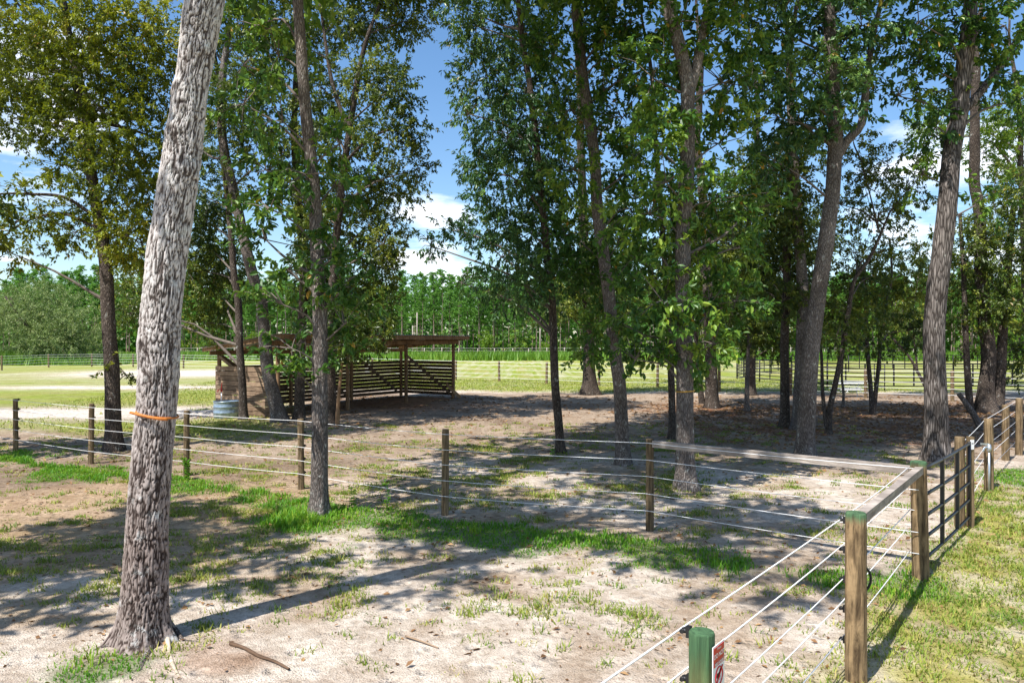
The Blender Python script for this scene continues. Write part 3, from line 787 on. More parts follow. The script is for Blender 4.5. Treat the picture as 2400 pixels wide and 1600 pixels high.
grow('slim_tree', 'slim dark tree standing beside the water tank', (571, 983), [(568, 900), (562, 800), (557, 700), (548, 640), (540, 540), (530, 440), (520, 330)], 0.15,
     [(480, 570, 60, 70), (500, 660, 60, 70), (520, 610, 40, 50, 1, 2.2), (450, 500, 50, 50), (470, 740, 40, 40), (530, 700, 30, 40, .6, 2.2), (430, 620, 40, 60), (300, 650, 50, 60), (300, 720, 40, 40)],
     'leaf_dark', 0.13, 'bark_dark', 14, 9, seed=3, spread=1.8)
grow('persimmon_tree', 'mottled grey tree with big leaves rooted in the green strip by the fence', (748, 1205),
     [(749, 1100), (750, 1000), (750, 860), (751, 740), (744, 620), (730, 415), (715, 250), (707, 100), (701, 0)], 0.145,
     [(590, 60, 60, 50), (640, 130, 50, 50), (560, 150, 40, 50), (650, 280, 40, 50), (610, 390, 40, 40), (650, 440, 60, 45), (700, 400, 50, 40), (770, 420, 50, 40), (610, 550, 50, 40), (660, 620, 60, 45), (770, 590, 60, 50),
      (790, 660, 50, 50), (650, 700, 40, 40, .8), (700, 760, 45, 25), (670, 800, 40, 28), (740, 800, 45, 25), (680, 850, 30, 22), (790, 745, 40, 40), (560, 240, 40, 60), (780, 330, 40, 40), (620, 480, 40, 40)],
     'leaf_green', 0.135, 'bark_grey', 14, 13, spread=0.9, big=True, seed=4, sides=28, lai=2.2, width=.5)
grow('twin_oak', 'dark tree rising behind the middle of the shelter front', (777, 998), [(776, 900), (775, 754), (790, 540), (819, 311), (850, 130), (894, 0)], 0.18,
     [(760, 60, 80, 50), (860, 40, 80, 50), (930, 50, 55, 40), (740, 200, 60, 70), (860, 180, 60, 60), (912, 200, 45, 45), (780, 320, 60, 60), (890, 310, 60, 50), (940, 290, 35, 40), (820, 430, 80, 50), (900, 425, 60, 38), (955, 390, 30, 26),
      (790, 540, 80, 60), (870, 530, 60, 55), (830, 650, 70, 60), (885, 610, 28, 40), (800, 740, 50, 50), (855, 720, 50, 55), (880, 560, 26, 28), (835, 790, 45, 26), (870, 775, 30, 26), (780, 800, 50, 24), (700, 300, 40, 60), (680, 100, 50, 60), (720, 480, 50, 50)],
     'leaf_dark', 0.13, 'bark_dark', 17, 13, limbs=[([(819, 311), (780, 200), (760, 80), (750, 0)], .09, .6), ([(790, 400), (860, 330), (920, 300)], .07, -.6)], seed=5, spread=2.0)
grow('shed_front_tree', 'short-stemmed dark tree right in front of the slatted shelter wall', (700, 985), [(702, 900), (705, 780), (712, 640), (700, 480), (690, 330)], 0.19,
     [(700, 620, 30, 50), (720, 560, 40, 50), (740, 660, 40, 50), (710, 470, 40, 40), (700, 700, 30, 40)], 'leaf_dark', 0.13, 'bark_dark', 12, 3, seed=6)
grow('drooping_tree', 'thin straight tree with a wide drooping bluish crown between the fence posts', (1315, 1061), [(1308, 980), (1300, 890), (1293, 700), (1282, 600), (1261, 373), (1242, 207), (1225, 100), (1215, 0)], 0.115,
     [(1095, 60, 60, 50), (1180, 60, 80, 70), (1115, 180, 62, 52), (1200, 200, 80, 70), (1140, 300, 72, 50), (1220, 320, 80, 60), (1075, 262, 30, 26), (1105, 400, 45, 42), (1180, 420, 90, 60),
      (1145, 505, 62, 42), (1050, 528, 45, 22), (990, 565, 22, 20), (1230, 530, 80, 60), (1150, 590, 70, 45), (1200, 650, 70, 40), (1270, 640, 60, 60), (1160, 690, 50, 35, .8), (1060, 650, 20, 12, .8), (1270, 420, 50, 60), (1280, 250, 40, 60), (1055, 12, 40, 24)],
     'leaf_blue', 0.135, 'bark_dark', 16, 12, seed=7, spread=1.6, droop=0.7, width=.38, taper=.35)
grow('bare_stem_tree', 'bare grey stem leaning slightly beside the thin drooping tree', (1461, 1090), [(1457, 1000), (1452, 900), (1444, 849), (1432, 753), (1425, 676), (1402, 497), (1394, 373), (1375, 249), (1360, 124), (1350, 0)], 0.165,
     [(1330, 40, 80, 60), (1280, 130, 60, 60), (1400, 130, 50, 70), (1450, 50, 70, 60), (1310, 250, 50, 60), (1430, 270, 50, 70), (1470, 380, 60, 60), (1320, 390, 50, 60), (1300, 540, 50, 60), (1420, 560, 60, 60), (1390, 640, 50, 45), (1320, 620, 50, 50), (1400, 740, 45, 40), (1360, 780, 40, 40), (1480, 160, 50, 60), (1450, 480, 40, 50)],
     'leaf_green', 0.145, 'bark_grey', 16, 12, seed=8, spread=1.3, sides=24, taper=.3)
grow('flared_tree', 'stout dark tree with a flared foot at the lawn edge', (1383, 925), [(1381, 860), (1379, 791), (1376, 700), (1370, 600), (1365, 450), (1360, 300)], 0.34,
     [(1370, 690, 60, 40), (1340, 620, 50, 50), (1400, 600, 50, 50), (1300, 700, 50, 40, .8), (1430, 700, 50, 40, .8), (1370, 500, 70, 60), (1260, 720, 40, 30, .7)], 'leaf_dark', 0.2, 'bark_dark', 17, 5, seed=9, flare=.9, spread=2.0)
grow('forked_tree', 'forked large-leaved tree with a yellow band round its grey trunk', (1610, 1146), [(1606, 1060), (1606, 907), (1604, 800), (1601, 601), (1609, 414), (1613, 249), (1612, 190), (1590, 100), (1563, 0)], 0.18,
     [(1560, 50, 80, 60), (1680, 60, 80, 70), (1500, 180, 60, 70), (1660, 190, 80, 80), (1540, 290, 50, 50), (1490, 330, 60, 60), (1650, 330, 80, 60), (1530, 420, 60, 50), (1490, 490, 70, 60), (1640, 460, 80, 50), (1460, 590, 60, 60),
      (1600, 590, 80, 60), (1700, 570, 50, 60), (1520, 690, 80, 55), (1630, 700, 70, 55), (1690, 690, 40, 50), (1480, 770, 60, 45), (1580, 780, 70, 45), (1640, 790, 40, 40), (1460, 825, 40, 30), (1720, 480, 40, 60), (1600, 840, 40, 20, .7), (1520, 820, 40, 20, .8)],
     'leaf_green', 0.145, 'bark_grey', 14, 12, limbs=[([(1612, 230), (1634, 150), (1650, 60), (1662, -20)], .12, .3)], seed=10, spread=1.1, big=True, sides=30, lai=2.5, width=.52, flare=.6, taper=.3)
grow('hidden_stem', 'plain dark stem right behind the yellow-banded forked tree', (1576, 1027), [(1575, 950), (1574, 900), (1570, 780), (1560, 640), (1550, 500)], 0.11, [(1560, 560, 60, 60), (1520, 620, 50, 50), (1590, 480, 60, 60)], 'leaf_dark', .13, 'bark_dark', 13, 4, seed=11)
grow('double_stem_tree', 'dark double stem at the shaded back of the grove beside the gravel', (1668, 957), [(1667, 880), (1665, 800), (1660, 680), (1655, 520)], 0.27, [(1650, 700, 60, 60), (1690, 640, 60, 70), (1720, 700, 40, 50), (1640, 600, 60, 60), (1680, 500, 80, 60)], 'leaf_dark', .16, 'bark_dark', 15, 5, limbs=[([(1645, 945), (1638, 880), (1632, 800), (1620, 700)], .14)], seed=12)
grow('little_tree', 'little tree with a low dark round crown at the back of the grove', (1750, 963), [(1751, 900), (1753, 849), (1755, 800), (1758, 760)], 0.11, [(1730, 770, 45, 40), (1770, 760, 40, 50), (1700, 740, 30, 30), (1790, 790, 30, 30), (1740, 710, 50, 40)], 'leaf_dark', .15, 'bark_grey', 5.0, 0, seed=13, spread=.8)
grow('black_stem_tree', 'nearly black upright stem standing just behind the smooth grey leaning trunk', (1839, 1004), [(1840, 900), (1841, 800), (1843, 600), (1848, 480), (1853, 352), (1850, 200), (1845, 80)], 0.16,
     [(1750, 480, 60, 70), (1790, 600, 50, 70), (1750, 590, 50, 70), (1830, 420, 40, 50), (1760, 380, 50, 50), (1800, 690, 50, 40), (1730, 660, 30, 40, .7)], 'leaf_dark', .13, 'bark_dark', 16, 11, seed=14, spread=1.8)
grow('smooth_rear_tree', 'thick shaded stem half hidden behind the smooth grey leaning trunk', (1872, 1008), [(1874, 956), (1878, 800), (1880, 676), (1870, 539), (1864, 456), (1855, 300), (1850, 150)], 0.22,
     [(1830, 560, 40, 60, .8), (1870, 640, 30, 50, .8), (1810, 500, 40, 50, .7), (1900, 700, 40, 40, .7), (1830, 340, 50, 50)], 'leaf_dark', .13, 'bark_grey', 16, 10, seed=15, spread=1.4)
grow('smooth_grey_tree', 'smooth grey leaning trunk that forks high above the paddock', (1887, 1078), [(1889, 990), (1899, 830), (1914, 715), (1922, 640), (1936, 539), (1949, 456), (1955, 373), (1958, 300), (1950, 180), (1945, 60)], 0.215,
     [(1760, 50, 80, 60), (1870, 50, 90, 60), (1980, 60, 60, 50), (1750, 170, 70, 70), (1870, 170, 90, 60), (1975, 180, 60, 50), (1790, 270, 70, 50), (1920, 250, 60, 45), (1890, 315, 35, 30), (1780, 370, 40, 40), (1850, 290, 50, 40), (2010, 120, 40, 40, .7)],
     'leaf_blue', .145, 'bark_grey', 15, 11, limbs=[([(1953, 385), (1985, 330), (2019, 290), (2030, 200), (2044, 95), (2069, -10)], .12, .3)], seed=16, spread=1.2, big=True, sides=28, lai=2.8, width=.48, taper=.25)
grow('crooked_shrub_tree', 'crooked two-stemmed small tree with thin airy foliage', (1941, 1018), [(1945, 960), (1956, 906), (1968, 840), (1987, 734), (2002, 657), (2040, 600), (2085, 497), (2110, 470)], 0.10,
     [(2000, 480, 60, 70, .45), (2050, 570, 50, 35, .5), (1960, 580, 40, 50, .6), (1990, 640, 50, 40, .7), (1930, 470, 40, 60, .5), (2040, 380, 60, 60, .4), (1955, 710, 50, 45, .9), (2090, 430, 50, 50, .45), (1980, 390, 40, 50, .4), (1920, 780, 40, 30, .8), (1960, 320, 30, 50, .5), (2060, 480, 40, 40, .4)],
     'leaf_dark', .115, 'bark_dark', 8.2, 0, limbs=[([(1937, 1000), (1928, 920), (1925, 830), (1915, 760)], .07, .4), ([(2060, 545), (2040, 460), (2027, 414), (2020, 380)], .03), ([(2085, 497), (2120, 455), (2145, 430)], .03)], seed=17, spread=1.4)
grow('pale_sapling', 'thin pale sapling in front of the white picnic table', (1976, 953), [(1977, 920), (1973, 880), (1974, 830), (1970, 770)], 0.065, [(1950, 770, 40, 25, .8), (1930, 745, 30, 30, .7)], 'leaf_dark', .15, 'bark_grey', 4.5, 0, seed=18, spread=.7)
grow('vee_stem_tree', 'V-shaped twin-stemmed tree beside the white picnic table', (2046, 970), [(2040, 900), (2033, 830), (2028, 745), (2025, 680), (2020, 600)], 0.10,
     [(1990, 730, 50, 40, .9), (2050, 690, 50, 40, .9), (2085, 760, 40, 35, .9), (2020, 650, 50, 40, .8), (2070, 620, 50, 40, .7), (2000, 790, 40, 20, .7)], 'leaf_dark', .15, 'bark_dark', 7.5, 0, limbs=[([(2048, 960), (2060, 849), (2063, 790), (2079, 707), (2090, 640), (2085, 560)], .09)], seed=19, spread=1.5)
grow('slanting_tree', 'thin tree slanting out from behind the deeply ridged trunk', (2178, 928), [(2168, 905), (2150, 870), (2128, 830), (2086, 784), (2060, 740)], 0.09, [(2100, 720, 40, 40, .8), (2130, 660, 40, 40, .8), (2060, 730, 40, 30, .7), (2110, 780, 30, 20, .7), (2130, 580, 40, 40, .5)], 'leaf_dark', .16, 'bark_dark', 5.5, 0, limbs=[([(2150, 865), (2143, 800), (2140, 740), (2150, 660)], .05)], seed=20, spread=1.2)
grow('ridged_tree', 'stout tree with deeply ridged dark bark beyond the black gate', (2193, 1078), [(2195, 990), (2195, 907), (2196, 715), (2204, 600), (2218, 456), (2239, 332), (2255, 257), (2264, 124), (2270, 0)], 0.27,
     [(2110, 50, 60, 50), (2210, 50, 80, 50), (2310, 60, 60, 60), (2180, 125, 80, 40), (2280, 170, 50, 40), (2110, 140, 40, 40), (2150, 290, 45, 45), (2060, 220, 40, 40, .6), (2280, 450, 40, 40, .6), (2120, 400, 35, 40, .7), (2340, 230, 30, 40, .8), (2150, 210, 50, 30, .7)],
     'leaf_green', .15, 'bark_deep', 15, 10, limbs=[([(2250, 270), (2290, 225), (2346, 153), (2390, 80), (2420, 0)], .11, .4)], seed=21, spread=1.3, big=True, sides=30, lai=2.6, width=.5, flare=.45, taper=.3)
grow('mossy_cluster_tree', 'old cluster of dark stems with a mossy foot beside the fence posts', (2308, 968), [(2312, 900), (2318, 830), (2310, 753), (2300, 640), (2295, 500)], 0.30,
     [(2240, 560, 50, 50), (2300, 610, 50, 60), (2340, 540, 35, 70), (2230, 650, 45, 45), (2270, 710, 45, 45), (2335, 690, 35, 50), (2200, 730, 35, 30), (2340, 430, 40, 50), (2340, 790, 30, 40), (2270, 500, 50, 40, .6), (2220, 600, 40, 40, .6), (2340, 860, 25, 20, .8), (2200, 800, 30, 20, .6)],
     'leaf_dark', .14, 'bark_dark', 15, 10, limbs=[([(2278, 1000), (2268, 880), (2262, 753), (2258, 640), (2250, 500)], .15), ([(2340, 950), (2346, 850), (2352, 753), (2362, 638), (2375, 480)], .22), ([(2300, 830), (2330, 760), (2360, 700)], .07)], seed=22, flare=.9, spread=1.4, sides=22)
grow('edge_tree', 'bright yellow-green tree at the edge of the grove beyond the mossy cluster', (2420, 935), [(2415, 860), (2405, 700), (2395, 500), (2390, 300)], 0.2,
     [(2300, 290, 55, 50), (2335, 370, 40, 50), (2260, 350, 40, 40, .7), (2340, 220, 30, 40), (2150, 260, 40, 40, .7), (2310, 440, 40, 40, .5), (2130, 310, 40, 40, .7)], 'leaf_bright', .16, 'bark_dark', 14, 6, seed=23, spread=1.5)
grow('grove_back_oak', 'dark tree filling the back of the grove beyond the shaded gravel', (1760, 925), [(1762, 850), (1765, 700), (1770, 500), (1775, 300)], 0.22,
     [(1700, 560, 70, 60), (1780, 700, 60, 50), (1820, 660, 50, 60), (1720, 420, 60, 60), (1820, 540, 60, 60), (1700, 640, 60, 60), (1860, 560, 50, 60, .7), (1640, 640, 60, 60), (1560, 640, 60, 60), (1600, 520, 60, 60)], 'leaf_dark', .19, 'bark_dark', 16, 6, seed=24, spread=2)
# neighbours whose stems stand outside the picture and whose shade falls into it
for k, (x, y, h) in enumerate(((-10.2, 5.6, 11.0), (-15.8, 17.2, 7.5))):
    d_ = y
    t_ = grow('shade_tree', ('broad dark tree standing off beside the pale furrowed trunk', 'broad dark tree standing in the open field beside the olive-crowned tree')[k], (1200 + x * F / d_, 800 + HC * F / d_), [(1200 + (x + 0.1) * F / d_, 800 + 0.8 * F / d_)], 0.2, [], 'leaf_dark', .12, 'bark_grey', h, (10, 9)[k], upR=(2.7, 2.6)[k], seed=40 + k, upmass=(0.8, 1.2), clamp=False)
# yellow band on the forked tree
_c = P(1606, 916, G(1610, 1146)[1])
_th = np.linspace(0, 2 * math.pi, 33)
sb = MB(); add_tube(sb, np.stack([0.183 * np.cos(_th), 0.183 * np.sin(_th), 0.012 * np.cos(_th)], 1), 0.011, 6, 0, .5, True, False)
so = sb.build('tie_band', M['yellow']); so.location = tuple(_c)
tag(so, 'thin yellow band around the forked large-leaved tree', 'strap')
# ------------------------------------------------------------------ fences
WZ = [0.33, 0.60, 0.86, 1.12, 1.38]
def round_post(parent, pos, h, r, mat, lean=(0, 0), square=False, seed=0, name='post'):
    rng = np.random.default_rng(int(seed) + 900)
    mb = MB()
    if square:
        add_box(mb, (0, 0, h / 2 - 0.15), (r * .85, 0, 0), (0, r * .85, 0), (lean[0] * 0, 0, h / 2 + 0.15), 0, rng.uniform(.3, .8))
    else:
        zs = np.concatenate([[-0.3], np.linspace(0, h - 0.012, 14), [h]])
        path = np.stack([lean[0] * zs / h, lean[1] * zs / h, zs], 1)
        rr = np.full(len(zs), r) * (1.04 - 0.06 * zs / h); rr[-1] = r * 0.90
        v, q, t = tube(path, rr, 16)
        a = np.arctan2(v[:, 1], v[:, 0])
        w = 1 + 0.05 * (fbm(np.stack([np.cos(a) * 1.5 + seed, np.sin(a) * 1.5, v[:, 2] * 2.5], 1), 2) - .5)
        v[:, :2] = v[:, :2] * w[:, None]
        b0 = mb.n; mb.add(v, q, 0, rng.uniform(.25, .75), True)
        mb.f.append(t + b0); mb.m.append(np.zeros(len(t), np.int32)); mb.sm.append(np.zeros(len(t), bool))
    o = mb.build(name, mat, parent)
    o.location = tuple(pos)
    return o
INS = None
def insulator(parent, pos, ang):
    global INS
    if INS is None:
        mb = MB()
        add_box(mb, (0, 0.012, 0), (.016, 0, 0), (0, .012, 0), (0, 0, .03))
        add_tube(mb, [(0, 0.02, 0), (0, 0.05, 0)], [.012, .017], 8)
        add_tube(mb, [(-.022, .045, 0), (.022, .045, 0)], .013, 8)
        INS = mb.mesh('insulator', [M['black_plastic']])
    o = link('insulator', INS, parent)
    o.location = tuple(pos); o.rotation_euler = (0, 0, ang)
    return o
def wires(parent, pts, off, zs=WZ, r=0.0048, sag=0.012, mat='wire', seed=0):
    rng = np.random.default_rng(77 + seed)
    off0 = np.array(off)
    for wi, z in enumerate(zs):
        off = off0 * (1 + (0.0, .28, -.12, .2, .06)[wi % 5])
        path = []
        for a, b in zip(pts[:-1], pts[1:]):
            t = np.linspace(0, 1, 9)[:-1]
            s = sag * rng.uniform(.4, 1.4)
            for q in t:
                path.append(np.array([a[0] + (b[0] - a[0]) * q + off[0], a[1] + (b[1] - a[1]) * q + off[1], z - s * 4 * q * (1 - q)]))
        e = pts[-1]; path.append(np.array([e[0] + off[0], e[1] + off[1], z]))
        mb = MB(); add_tube(mb, path, r, 5)
        mb.build('wire', M[mat], parent)
def fence_dir(a, b):
    t = np.array([b[0] - a[0], b[1] - a[1]]); return t / np.linalg.norm(t)
near_fence = empty('wire_fence', (0, 0, 0), 'white-strand wire fence with round wooden posts and a grey timber corner brace', 'fence')
LEAN = [(0.0, 0), (.01, 0), (-.015, .01), (.0, .01), (.02, 0), (-.01, 0), (.01, 0), (0, 0)]
fl = [C_] + FP
for i, p in enumerate(FP):
    h = 1.43 + 0.03 * math.sin(i * 2.1)
    po = round_post(near_fence, p, h, 0.062, M['post'], LEAN[i], False, i)
    t = fence_dir(fl[i], p); nrm = math.atan2(t[1], t[0])
    for z in WZ:
        insulator(po, (-t[1] * .055 * -1, t[0] * .055 * -1, z), nrm + math.pi)
t = fence_dir(C_, FP[0])
cam_side = np.array([t[1], -t[0]])
if cam_side[1] > 0: cam_side = -cam_side
wires(near_fence, fl, cam_side * 0.105, seed=1)
for i, p in enumerate(near_fence.children):
    pass
# corner posts on the gate side
co = round_post(near_fence, C_, 1.46, 0.095, M['post_topped'], (-.03, 0), False, 31)
no = round_post(near_fence, N_, 1.46, 0.088, M['post_topped'], (.0, 0), False, 32)
so_ = round_post(near_fence, S_, 1.40, 0.070, M['post_green'], (0, 0), False, 33)
B_ = S_ + (S_ - N_) * 1.02
bo = round_post(near_fence, B_, 1.40, 0.070, M['post'], (0, 0), False, 34)
tn = fence_dir(S_, C_)
inn = np.array([-tn[1], tn[0]])          # inner side of the fence
for z, q in [(z, q) for z in WZ for q in (N_, S_)]:
    o = no if q is N_ else so_
    rr = .08 if q is N_ else .062
    insulator(o, (inn[0] * rr, inn[1] * rr, z), math.atan2(inn[1], inn[0]) - math.pi / 2)
wires(near_fence, [B_, S_, N_, C_ - np.array([0.0, 0.0, 0])], inn * 0.12, r=0.0056, seed=2)
# brace rails
mb = MB(); beam(mb, C_ + np.array([tn[0] * -.09, tn[1] * -.09, 1.36]), N_ + np.array([tn[0] * .08, tn[1] * .08, 1.38]), 0.085, 0.085)
mb.build('brace_rail', M['rail'], near_fence)
mb = MB(); beam(mb, C_ + np.array([t[0] * .09, t[1] * .09, 1.34]), FP[0] + np.array([-t[0] * .06, -t[1] * .06, 1.36]), 0.085, 0.10)
mb.build('brace_rail', M['rail'], near_fence)
# coil of insulated cable behind the corner-but-one post
th_ = np.linspace(-0.6, math.pi + .6, 15)
mb = MB(); add_tube(mb, np.stack([np.cos(th_ - math.pi / 2) * .085 + .075, np.full(15, .06), np.sin(th_ - math.pi / 2) * .11 + .86], 1), .011, 7)
cb = mb.build('cable_loop', M['black_plastic'], no)

side_fence = empty('wire_fence', (0, 0, 0), 'short run of wire fence from the latch post past the hydrant into the trees', 'fence')
round_post(side_fence, LATCH + np.array([-.13, .06, 0]), 1.44, .075, M['post'], (0, 0), False, 41)
round_post(side_fence, LATCH, 1.45, .048, M['post'], (0, 0), True, 42)
round_post(side_fence, HYD, 1.42, .085, M['post'], (-.01, 0), False, 43)
round_post(side_fence, RP[0], 1.38, .085, M['post'], (0, 0), False, 44)
round_post(side_fence, RP[1], 1.48, .085, M['post'], (.01, 0), False, 45)
wires(side_fence, [LATCH, HYD, RP[1] + (RP[1] - HYD) * .4], np.array([-.06, .05]), seed=3)
mb = MB(); add_box(mb, (0, 0, 0), (.035, 0, 0), (0, .006, 0), (0, 0, .075)); nt_ = mb.build('notice_plate', M['white_plastic'], side_fence)
nt_.location = tuple(LATCH + np.array([0.0, -.05, 1.33])); nt_.rotation_euler = (0, 0, .35)
mb = MB()
for zz in (.02,): add_box(mb, (0, -.0075, zz), (.02, 0, 0), (0, .0012, 0), (0, 0, .006))
mb.build('print_line', M['sign_black'], nt_)

# back fence
bl = [G(2420, 948), G(2232, 940), G(2029, 933), G(1853, 925), G(1686, 917), G(1541, 907), G(1404, 904), G(1281, 899), G(1170, 894), G(1068, 890), G(960, 884), G(872, 879), G(770, 874), G(660, 870), G(540, 866), G(430, 863), G(312, 860), G(215, 859), G(114, 861), G(4, 868), G(-110, 876)]
back_fence = empty('wire_fence', (0, 0, 0), 'long wire fence with square dark posts running behind the shelter across the field', 'fence')
for i, p in enumerate(bl):
    round_post(back_fence, p, 1.52, .085, M['post'], (.02 * math.sin(i * 3), 0), False, 50 + i)
wires(back_fence, bl, np.array([0, -.1]), [.3, .6, .9, 1.2, 1.45], 0.011, .02, seed=4)

# ------------------------------------------------------------------ gate
gt = fence_dir(C_, LATCH); gl = np.hypot(LATCH[0] - C_[0], LATCH[1] - C_[1]) - 0.24
gate = empty('tube_gate', C_ + np.array([gt[0] * .15, gt[1] * .15, 0]), 'black five-bar tubular metal gate hung from the green-topped corner post', 'gate', rz=math.atan2(gt[1], gt[0]))
for i, z in enumerate([.20, .47, .74, 1.01, 1.35]):
    mb = MB(); xs_ = np.linspace(0.02, gl - .02, 9)
    add_tube(mb, np.stack([xs_, np.zeros(9), z - (.02 * np.sin(np.pi * xs_ / gl))], 1), .022, 8)
    mb.build('bar', M['black_metal'], gate)
for x in (0, gl):
    mb = MB(); add_tube(mb, [(x, 0, .17), (x, 0, 1.38)], .025, 8); mb.build('end_stile', M['black_metal'], gate)
for x in (gl * .36, gl * .70):
    mb = MB(); add_box(mb, (x, 0, .77), (.026, 0, 0), (0, .024, 0), (0, 0, .58)); mb.build('upright', M['black_metal'], gate)
mb = MB()
for k in range(11):
    z = 1.05 - k * .028; a_ = np.linspace(0, 2 * math.pi, 9)
    e1 = np.array([.009, 0, 0]) if k % 2 else np.array([0, .009, 0])
    add_tube(mb, np.array([.005, -.035, z]) + np.cos(a_)[:, None] * e1 + np.sin(a_)[:, None] * np.array([0, 0, .019]), .0035, 5, 0, .5, True, False)
mb.build('chain', M['galv'], gate)
mb = MB(); add_tube(mb, [(-.12, 0, 1.06), (0, 0, 1.06)], .014, 8); mb.build('hinge', M['galv'], gate)
mb = MB(); add_tube(mb, [(-.12, 0, .35), (0, 0, .35)], .014, 8); mb.build('hinge', M['galv'], gate)

# ------------------------------------------------------------------ sign on the near green post
sd = np.array([tn[0], tn[1], 0]); sn = np.array([sd[1], -sd[0], 0])
sc_ = S_ + sn * .078 + sd * .035 + np.array([0, 0, 1.225])
sign = empty('warning_sign', sc_, 'small red and white do not feed horses sign on the green post', 'sign', rz=math.atan2(sd[1], sd[0]))
mb = MB(); add_box(mb, (0, 0, 0), (.078, 0, 0), (0, .0022, 0), (0, 0, .118)); mb.build('plate', M['white_plastic'], sign)
mb = MB(); add_box(mb, (0, -.0034, .070), (.068, 0, 0), (0, .001, 0), (0, 0, .038)); mb.build('red_panel', M['sign_red'], sign)
mb = MB(); add_box(mb, (0, -.0034, .0185), (.068, 0, 0), (0, .001, 0), (0, 0, .0105)); mb.build('lower_panel', M['sign_red'], sign)
def text(body, size, x, z, mat, y=-.0050, bold=0.0):
    cu = bpy.data.curves.new('text', 'FONT'); cu.body = body; cu.size = size; cu.align_x = 'CENTER'; cu.align_y = 'CENTER'; cu.offset = bold
    tmp = bpy.data.objects.new('tmp', cu); COL.objects.link(tmp)
    dg = bpy.context.evaluated_depsgraph_get()
    me = bpy.data.meshes.new_from_object(tmp.evaluated_get(dg))
    bpy.data.objects.remove(tmp)
    me.materials.clear(); me.materials.append(mat)
    o = link('lettering', me, sign); o.location = (x, y, z); o.rotation_euler = (math.pi / 2, 0, 0)
    return o
text('Please', .022, 0, .097, M['white_plastic'])
text('DO NOT', .034, 0, .062, M['white_plastic'], bold=.0008)
text('FEED HORSES', .0195, 0, .0185, M['white_plastic'], bold=.0005)
mb = MB(); a_ = np.linspace(0, 2 * math.pi, 37)
add_tube(mb, np.stack([.047 * np.cos(a_), np.full(37, -.0032), -.052 + .047 * np.sin(a_)], 1), .0042, 6, 0, .5, True, False)
add_tube(mb, [(-.034, -.0045, -.086), (.046, -.0045, -.008)], .0038, 6)
mb.build('prohibition_ring', M['sign_red'], sign)
horse = [(-.030, -.040), (-.026, -.034), (-.012, -.036), (.004, -.034), (.012, -.022), (.020, -.016), (.022, -.010), (.026, -.014), (.036, -.026), (.032, -.030), (.024, -.026), (.020, -.038), (.018, -.050), (.020, -.066), (.017, -.082), (.012, -.082), (.013, -.066), (.008, -.055), (-.008, -.056), (-.014, -.066), (-.012, -.082), (-.018, -.082), (-.021, -.064), (-.024, -.052), (-.031, -.060), (-.033, -.050)]
import bmesh
bm = bmesh.new(); vs1 = [bm.verts.new((x, -.0028, z)) for x, z in horse]; bm.faces.new(vs1); bmesh.ops.triangulate(bm, faces=bm.faces[:])
me = bpy.data.meshes.new('horse_figure'); bm.to_mesh(me); bm.free(); me.materials.append(M['sign_black']); link('horse_figure', me, sign)

# ------------------------------------------------------------------ shelter
u2 = np.array([.523, .852, 0]); n2_ = np.array([-.852, .523, 0]); Z3 = np.array([0, 0, 1.0])
FR = np.array([-2.9, 38.7, 0]); LEN = 11.7; DEP = 3.7
FLc = FR - u2 * LEN
shed = empty('run_in_shelter', FLc, 'long open-fronted wooden run-in shelter with slatted walls and metal roof', 'shelter')
def sp(a, b, z): return u2 * a + n2_ * b + Z3 * z        # along front, to the back, up
ZF, ZB = 2.82, 2.42
rngS = np.random.default_rng(3)
bays = [0.1, LEN / 3, 2 * LEN / 3, LEN - .1]
for a in bays:
    for b, zt in ((0.1, ZF), (DEP - .1, ZB)):
        mb = MB(); zz = np.linspace(-.2, zt, 10)
        add_tube(mb, sp(a, b, 0) + np.outer(zz, Z3), .085, 10, 0, rngS.uniform(.3, .8)); mb.build('post', M['shed_post'], shed)
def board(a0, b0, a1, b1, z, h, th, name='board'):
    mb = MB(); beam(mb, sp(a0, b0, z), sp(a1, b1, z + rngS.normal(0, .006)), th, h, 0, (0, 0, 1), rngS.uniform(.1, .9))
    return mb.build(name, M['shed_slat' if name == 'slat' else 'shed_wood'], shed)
for k in range(10):      # planked end wall
    board(0.0 + .012 * (k % 2), 0.12, 0.0, DEP - .02, .12 + k * .192, .172, .035)
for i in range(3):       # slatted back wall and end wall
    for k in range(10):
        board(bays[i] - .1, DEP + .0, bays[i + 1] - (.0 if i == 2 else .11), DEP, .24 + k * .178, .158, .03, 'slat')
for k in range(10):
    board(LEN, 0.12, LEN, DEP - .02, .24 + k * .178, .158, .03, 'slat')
for i in range(3):       # long diagonal braces on the back wall, short ones at the posts
    mb = MB(); beam(mb, sp(bays[i] + .15, DEP - .05, 2.35), sp(bays[i + 1] - .3, DEP - .05, .3), .04, .13, 0, (0, 0, 1), .2); mb.build('brace', M['shed_wood'], shed)
mb = MB(); beam(mb, sp(LEN - .05, .2, .15), sp(LEN - .05, DEP - .3, 2.3), .04, .13, 0, (0, 0, 1), .3); mb.build('brace', M['shed_wood'], shed)
mb = MB(); beam(mb, sp(.05, DEP - .15, 2.35), sp(.05, DEP - 1.3, 1.75), .04, .12, 0, (0, 0, 1), .3); mb.build('brace', M['shed_wood'], shed)
mb = MB(); beam(mb, sp(LEN + .1, -.2, .05), sp(LEN - .5, .25, .75), .04, .16, 0, (0, 0, 1), .9); mb.build('loose_plank', M['shed_post'], shed)
OV = .35
slope = (ZF - ZB) / (DEP - .2)
for z, b in ((ZF + .07, 0.1), (ZB + .07, DEP - .1)):
    mb = MB(); beam(mb, sp(-OV, b, z), sp(LEN + OV, b, z), .06, .17, 0, (0, 0, 1), .6); mb.build('roof_beam', M['shed_post'], shed)
